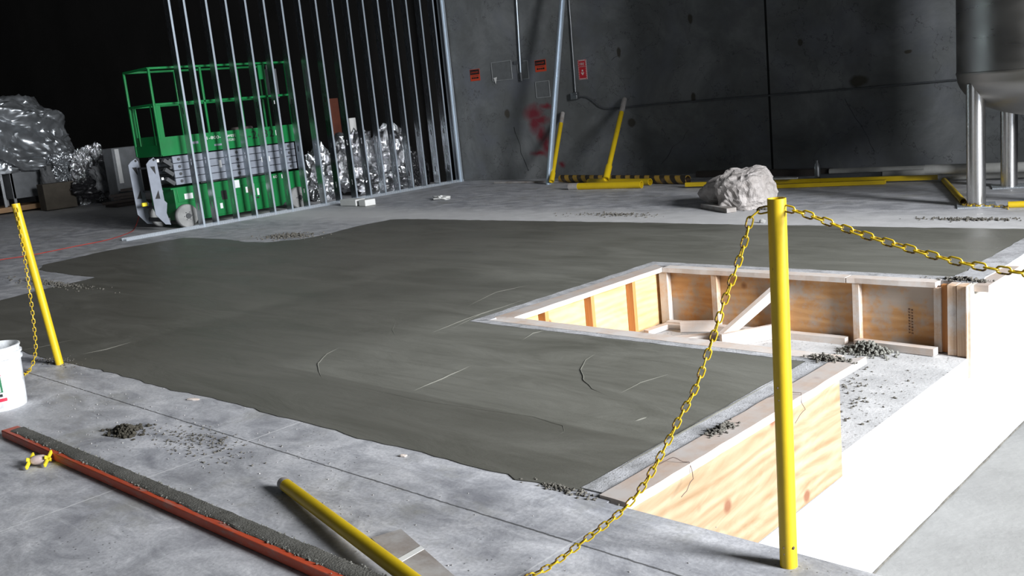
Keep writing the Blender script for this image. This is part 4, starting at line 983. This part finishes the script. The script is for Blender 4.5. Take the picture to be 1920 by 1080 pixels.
b = BM(); A = fl(637, 386); B = fl(674, 387); box(b, (A+B)/2+Vector((0, .08, .06)), (.5, .2, .11), frame_rot(B-A)); box(b, B+Vector((.12, .08, .058)), (.2, .21, .106), frame_rot(B-A)); o = obj('foam_block', b, FOAM, None, loc=(A+B)/2, smooth=False, bev=.01); tag(o, 'white foam block on the floor in front of the stud wall', 'block')
P = fl(828, 374); b = BM(); crumple(b, (P.x, P.y, .03), (.16, .1, .035), 8, 3, .5, .3, floor=0); o = obj('paper_scrap', b, FOAM, None, loc=(P.x, P.y, 0), smooth=False); tag(o, 'crumpled white paper scrap on the floor right of the stud wall', 'paper')

# ================================================================== FAR LEFT STORAGE
X4 = -25.0
def Z4(px, py, X=X4): return ox(px, py, X)
# pallet
A = Z4(-60, 420); B = Z4(88, 378); z0 = 0
pal = thing('pallet', 'low wooden pallet deck carrying the sheeted cabinet at the left edge', 'pallet', (X4+.1, Z4(30, 390).y, 0))
yA, yB = Z4(-60, 400).y, Z4(90, 385).y
b = BM(); bx(b, X4-.9, X4+.15, yA, yB, .14, .17); obj('deck', b, PALW, pal)
b = BM(); bx(b, X4+.1, X4+.15, yA, yB, .05, .14); bx(b, X4-.9, X4-.85, yA, yB, .0, .14); bx(b, X4+.02, X4+.1, yA, yA+.1, 0, .14); bx(b, X4+.02, X4+.1, yB-.1, yB, 0, .14); obj('stringer', b, PALW, pal)
# cabinet
cb = thing('metal_cabinet', 'grey metal cabinet on the pallet under the silver sheet', 'cabinet', (X4-.3, Z4(40, 345).y, .17))
y0, y1 = Z4(20, 340).y, Z4(82, 340).y
b = BM(); bx(b, X4-.6, X4, y0, y1, .34, 1.0); obj('body', b, CABM, cb, bev=.01)
for yy in (y0+.03, y1-.03, Z4(3, 340).y):
    b = BM(); bx(b, X4-.05, X4, yy-.03, yy+.03, .17, 1.0); obj('leg', b, CONDUIT, cb)
    b = BM(); bx(b, X4-.6, X4-.55, yy-.03, yy+.03, .17, 1.0); obj('leg', b, CONDUIT, cb)
# big sheet over it: draped mass
def drape(px, py, X, w, h, dpt, seed, mat, label, cat, name, amp=.16, fine=.05, flat=.35, sub=6, zlo=None, skew=0):
    P = ox(px, py, X); b = BM(); r = bmesh.ops.create_icosphere(b, subdivisions=sub, radius=1); sv = Vector((seed, seed*2.3, 0))
    for v in r['verts']:
        q = v.co.copy(); q = Vector([math.copysign(abs(t)**(1-flat), t) for t in q])
        u = Vector((q.x*.8, q.y*1.0+q.z*.8, q.z*1.0-q.y*.5))
        f = 1-2*abs(noise.noise(Vector((u.x*1.2, (q.y-q.z)*.8, (q.y+q.z)*2.1))+sv))+.5*(.6-1.2*abs(noise.noise(Vector((u.x*1.5, (q.y-q.z)*1.6, (q.y+q.z)*5.2))+sv*2))); g = noise.noise(q*2+sv); hf = 1-2*abs(noise.noise(q*9+sv))
        q = q*(1+amp*(f-.5)+amp*.8*g+fine*(hf-.5))
        v.co = Vector((P.x+q.x*dpt/2, P.y+q.y*w/2+skew*q.z*-1, P.z+q.z*h/2))
        if zlo is not None and v.co.z < zlo: v.co.z = zlo+.04*noise.noise(v.co*3)
    o = obj(name, b, mat, None, loc=(P.x, P.y, max(0, P.z-h/2)), smooth=True); return tag(o, label, cat)
SHEET = m_plain('silver_grey_sheet', (.40, .42, .44), .30, .75, var=.25, scale=3)
drape(28, 262, X4-.5, 2.3, 1.95, 1.6, 3.3, SHEET, 'large crinkled silver sheet draped over the equipment at the left edge', 'sheet', 'silver_sheet', zlo=.98, skew=.25)
drape(124, 318, X4+.45, .7, .75, .45, 7.1, SHEET, 'shiny silver sheet bunched right of the cabinet', 'sheet', 'silver_sheet', amp=.3, fine=.12, flat=.1)
blob('foil_bundle', 172, 328, -24.25, .95, 1.35, .5, 14, FOIL, 'crumpled dark silver foil heap between cabinet and lift', 'foil bundle', 5, .3, .16)
blob('foil_bundle', 166, 352, -23.7, .8, .45, .35, 15, BLKP, 'black crumpled sheet below the dark foil heap', 'sheet', 4, .3, .16)
drape(203, 332, -23.6, .75, .7, .4, 9.4, GREYCLOTH, 'matt grey cloth slumped right of the dark foil heap', 'cloth', 'grey_cloth', amp=.2, sub=5)
drape(93, 352, -24.55, .3, .95, .3, 5.4, GREYCLOTH, 'grey cloth hanging between cabinet and cardboard box', 'cloth', 'grey_cloth', amp=.2, sub=5)
P = fl(120, 392); b = BM(); box(b, (P.x-.25, P.y, .33), (.5, .72, .62), Matrix.Rotation(-.1, 3, 'Z')); o = obj('cardboard_box', b, CARD, None, loc=(P.x-.25, P.y, .02), smooth=False, bev=.01); tag(o, 'dull brown cardboard box on the floor right of the pallet', 'box')
rt = thing('grey_case', 'grey case with a pale upright stripe left of the lift', 'case', (ox(232, 330, -22).x, ox(232, 330, -22).y, 0))
ya, yb = ox(212, 300, -22.3).y, ox(262, 300, -22.3).y
b = BM(); bx(b, -22.8, -22.3, ya, yb, 0, 1.33); obj('body', b, CABM, rt, bev=.02)
b = BM(); bx(b, -22.3, -22.28, ya+.06, ya+.16, .5, 1.3); obj('stripe', b, WHITEP, rt)
# loose timber and junk on the floor there
for i, (ax_, ay_, bx_, by_, h) in enumerate(((205, 356, 262, 352, .25), (212, 364, 270, 362, .18), (190, 372, 258, 374, .1), (226, 348, 262, 346, .35))):
    A = fl(ax_, ay_, h); B = fl(bx_, by_, h)
    A = ox(ax_, ay_, -22.0); B = ox(bx_, by_, -21.7)
    b = BM(); beam(b, (A.x, A.y, h), (B.x, B.y, h+.02), .12, .06); o = obj('old_timber', b, DEB, None, loc=(A.x, A.y, h-.03), smooth=False)
    tag(o, ('dark timber length in the heap left of the lift, near the grey cloth', 'dark timber length in the heap left of the lift, second from its top', 'dark timber length lowest in the heap left of the lift', 'dark timber length topmost in the heap left of the lift')[i], 'timber', 'old timbers heaped left of the lift')
for i, h in enumerate((.0,)):
    b = BM(); yy = ox(232, 360, -21.9).y; bx(b, -22.2, -21.6, yy-.35, yy+.5, 0, .07); o = obj('old_timber', b, DEB, None, loc=(-21.9, yy, 0), smooth=False); tag(o, 'dark flat timber under the heap left of the lift', 'timber', 'old timbers heaped left of the lift')

for o in list(bpy.data.objects):
    if '_w' in o: del o['_w']
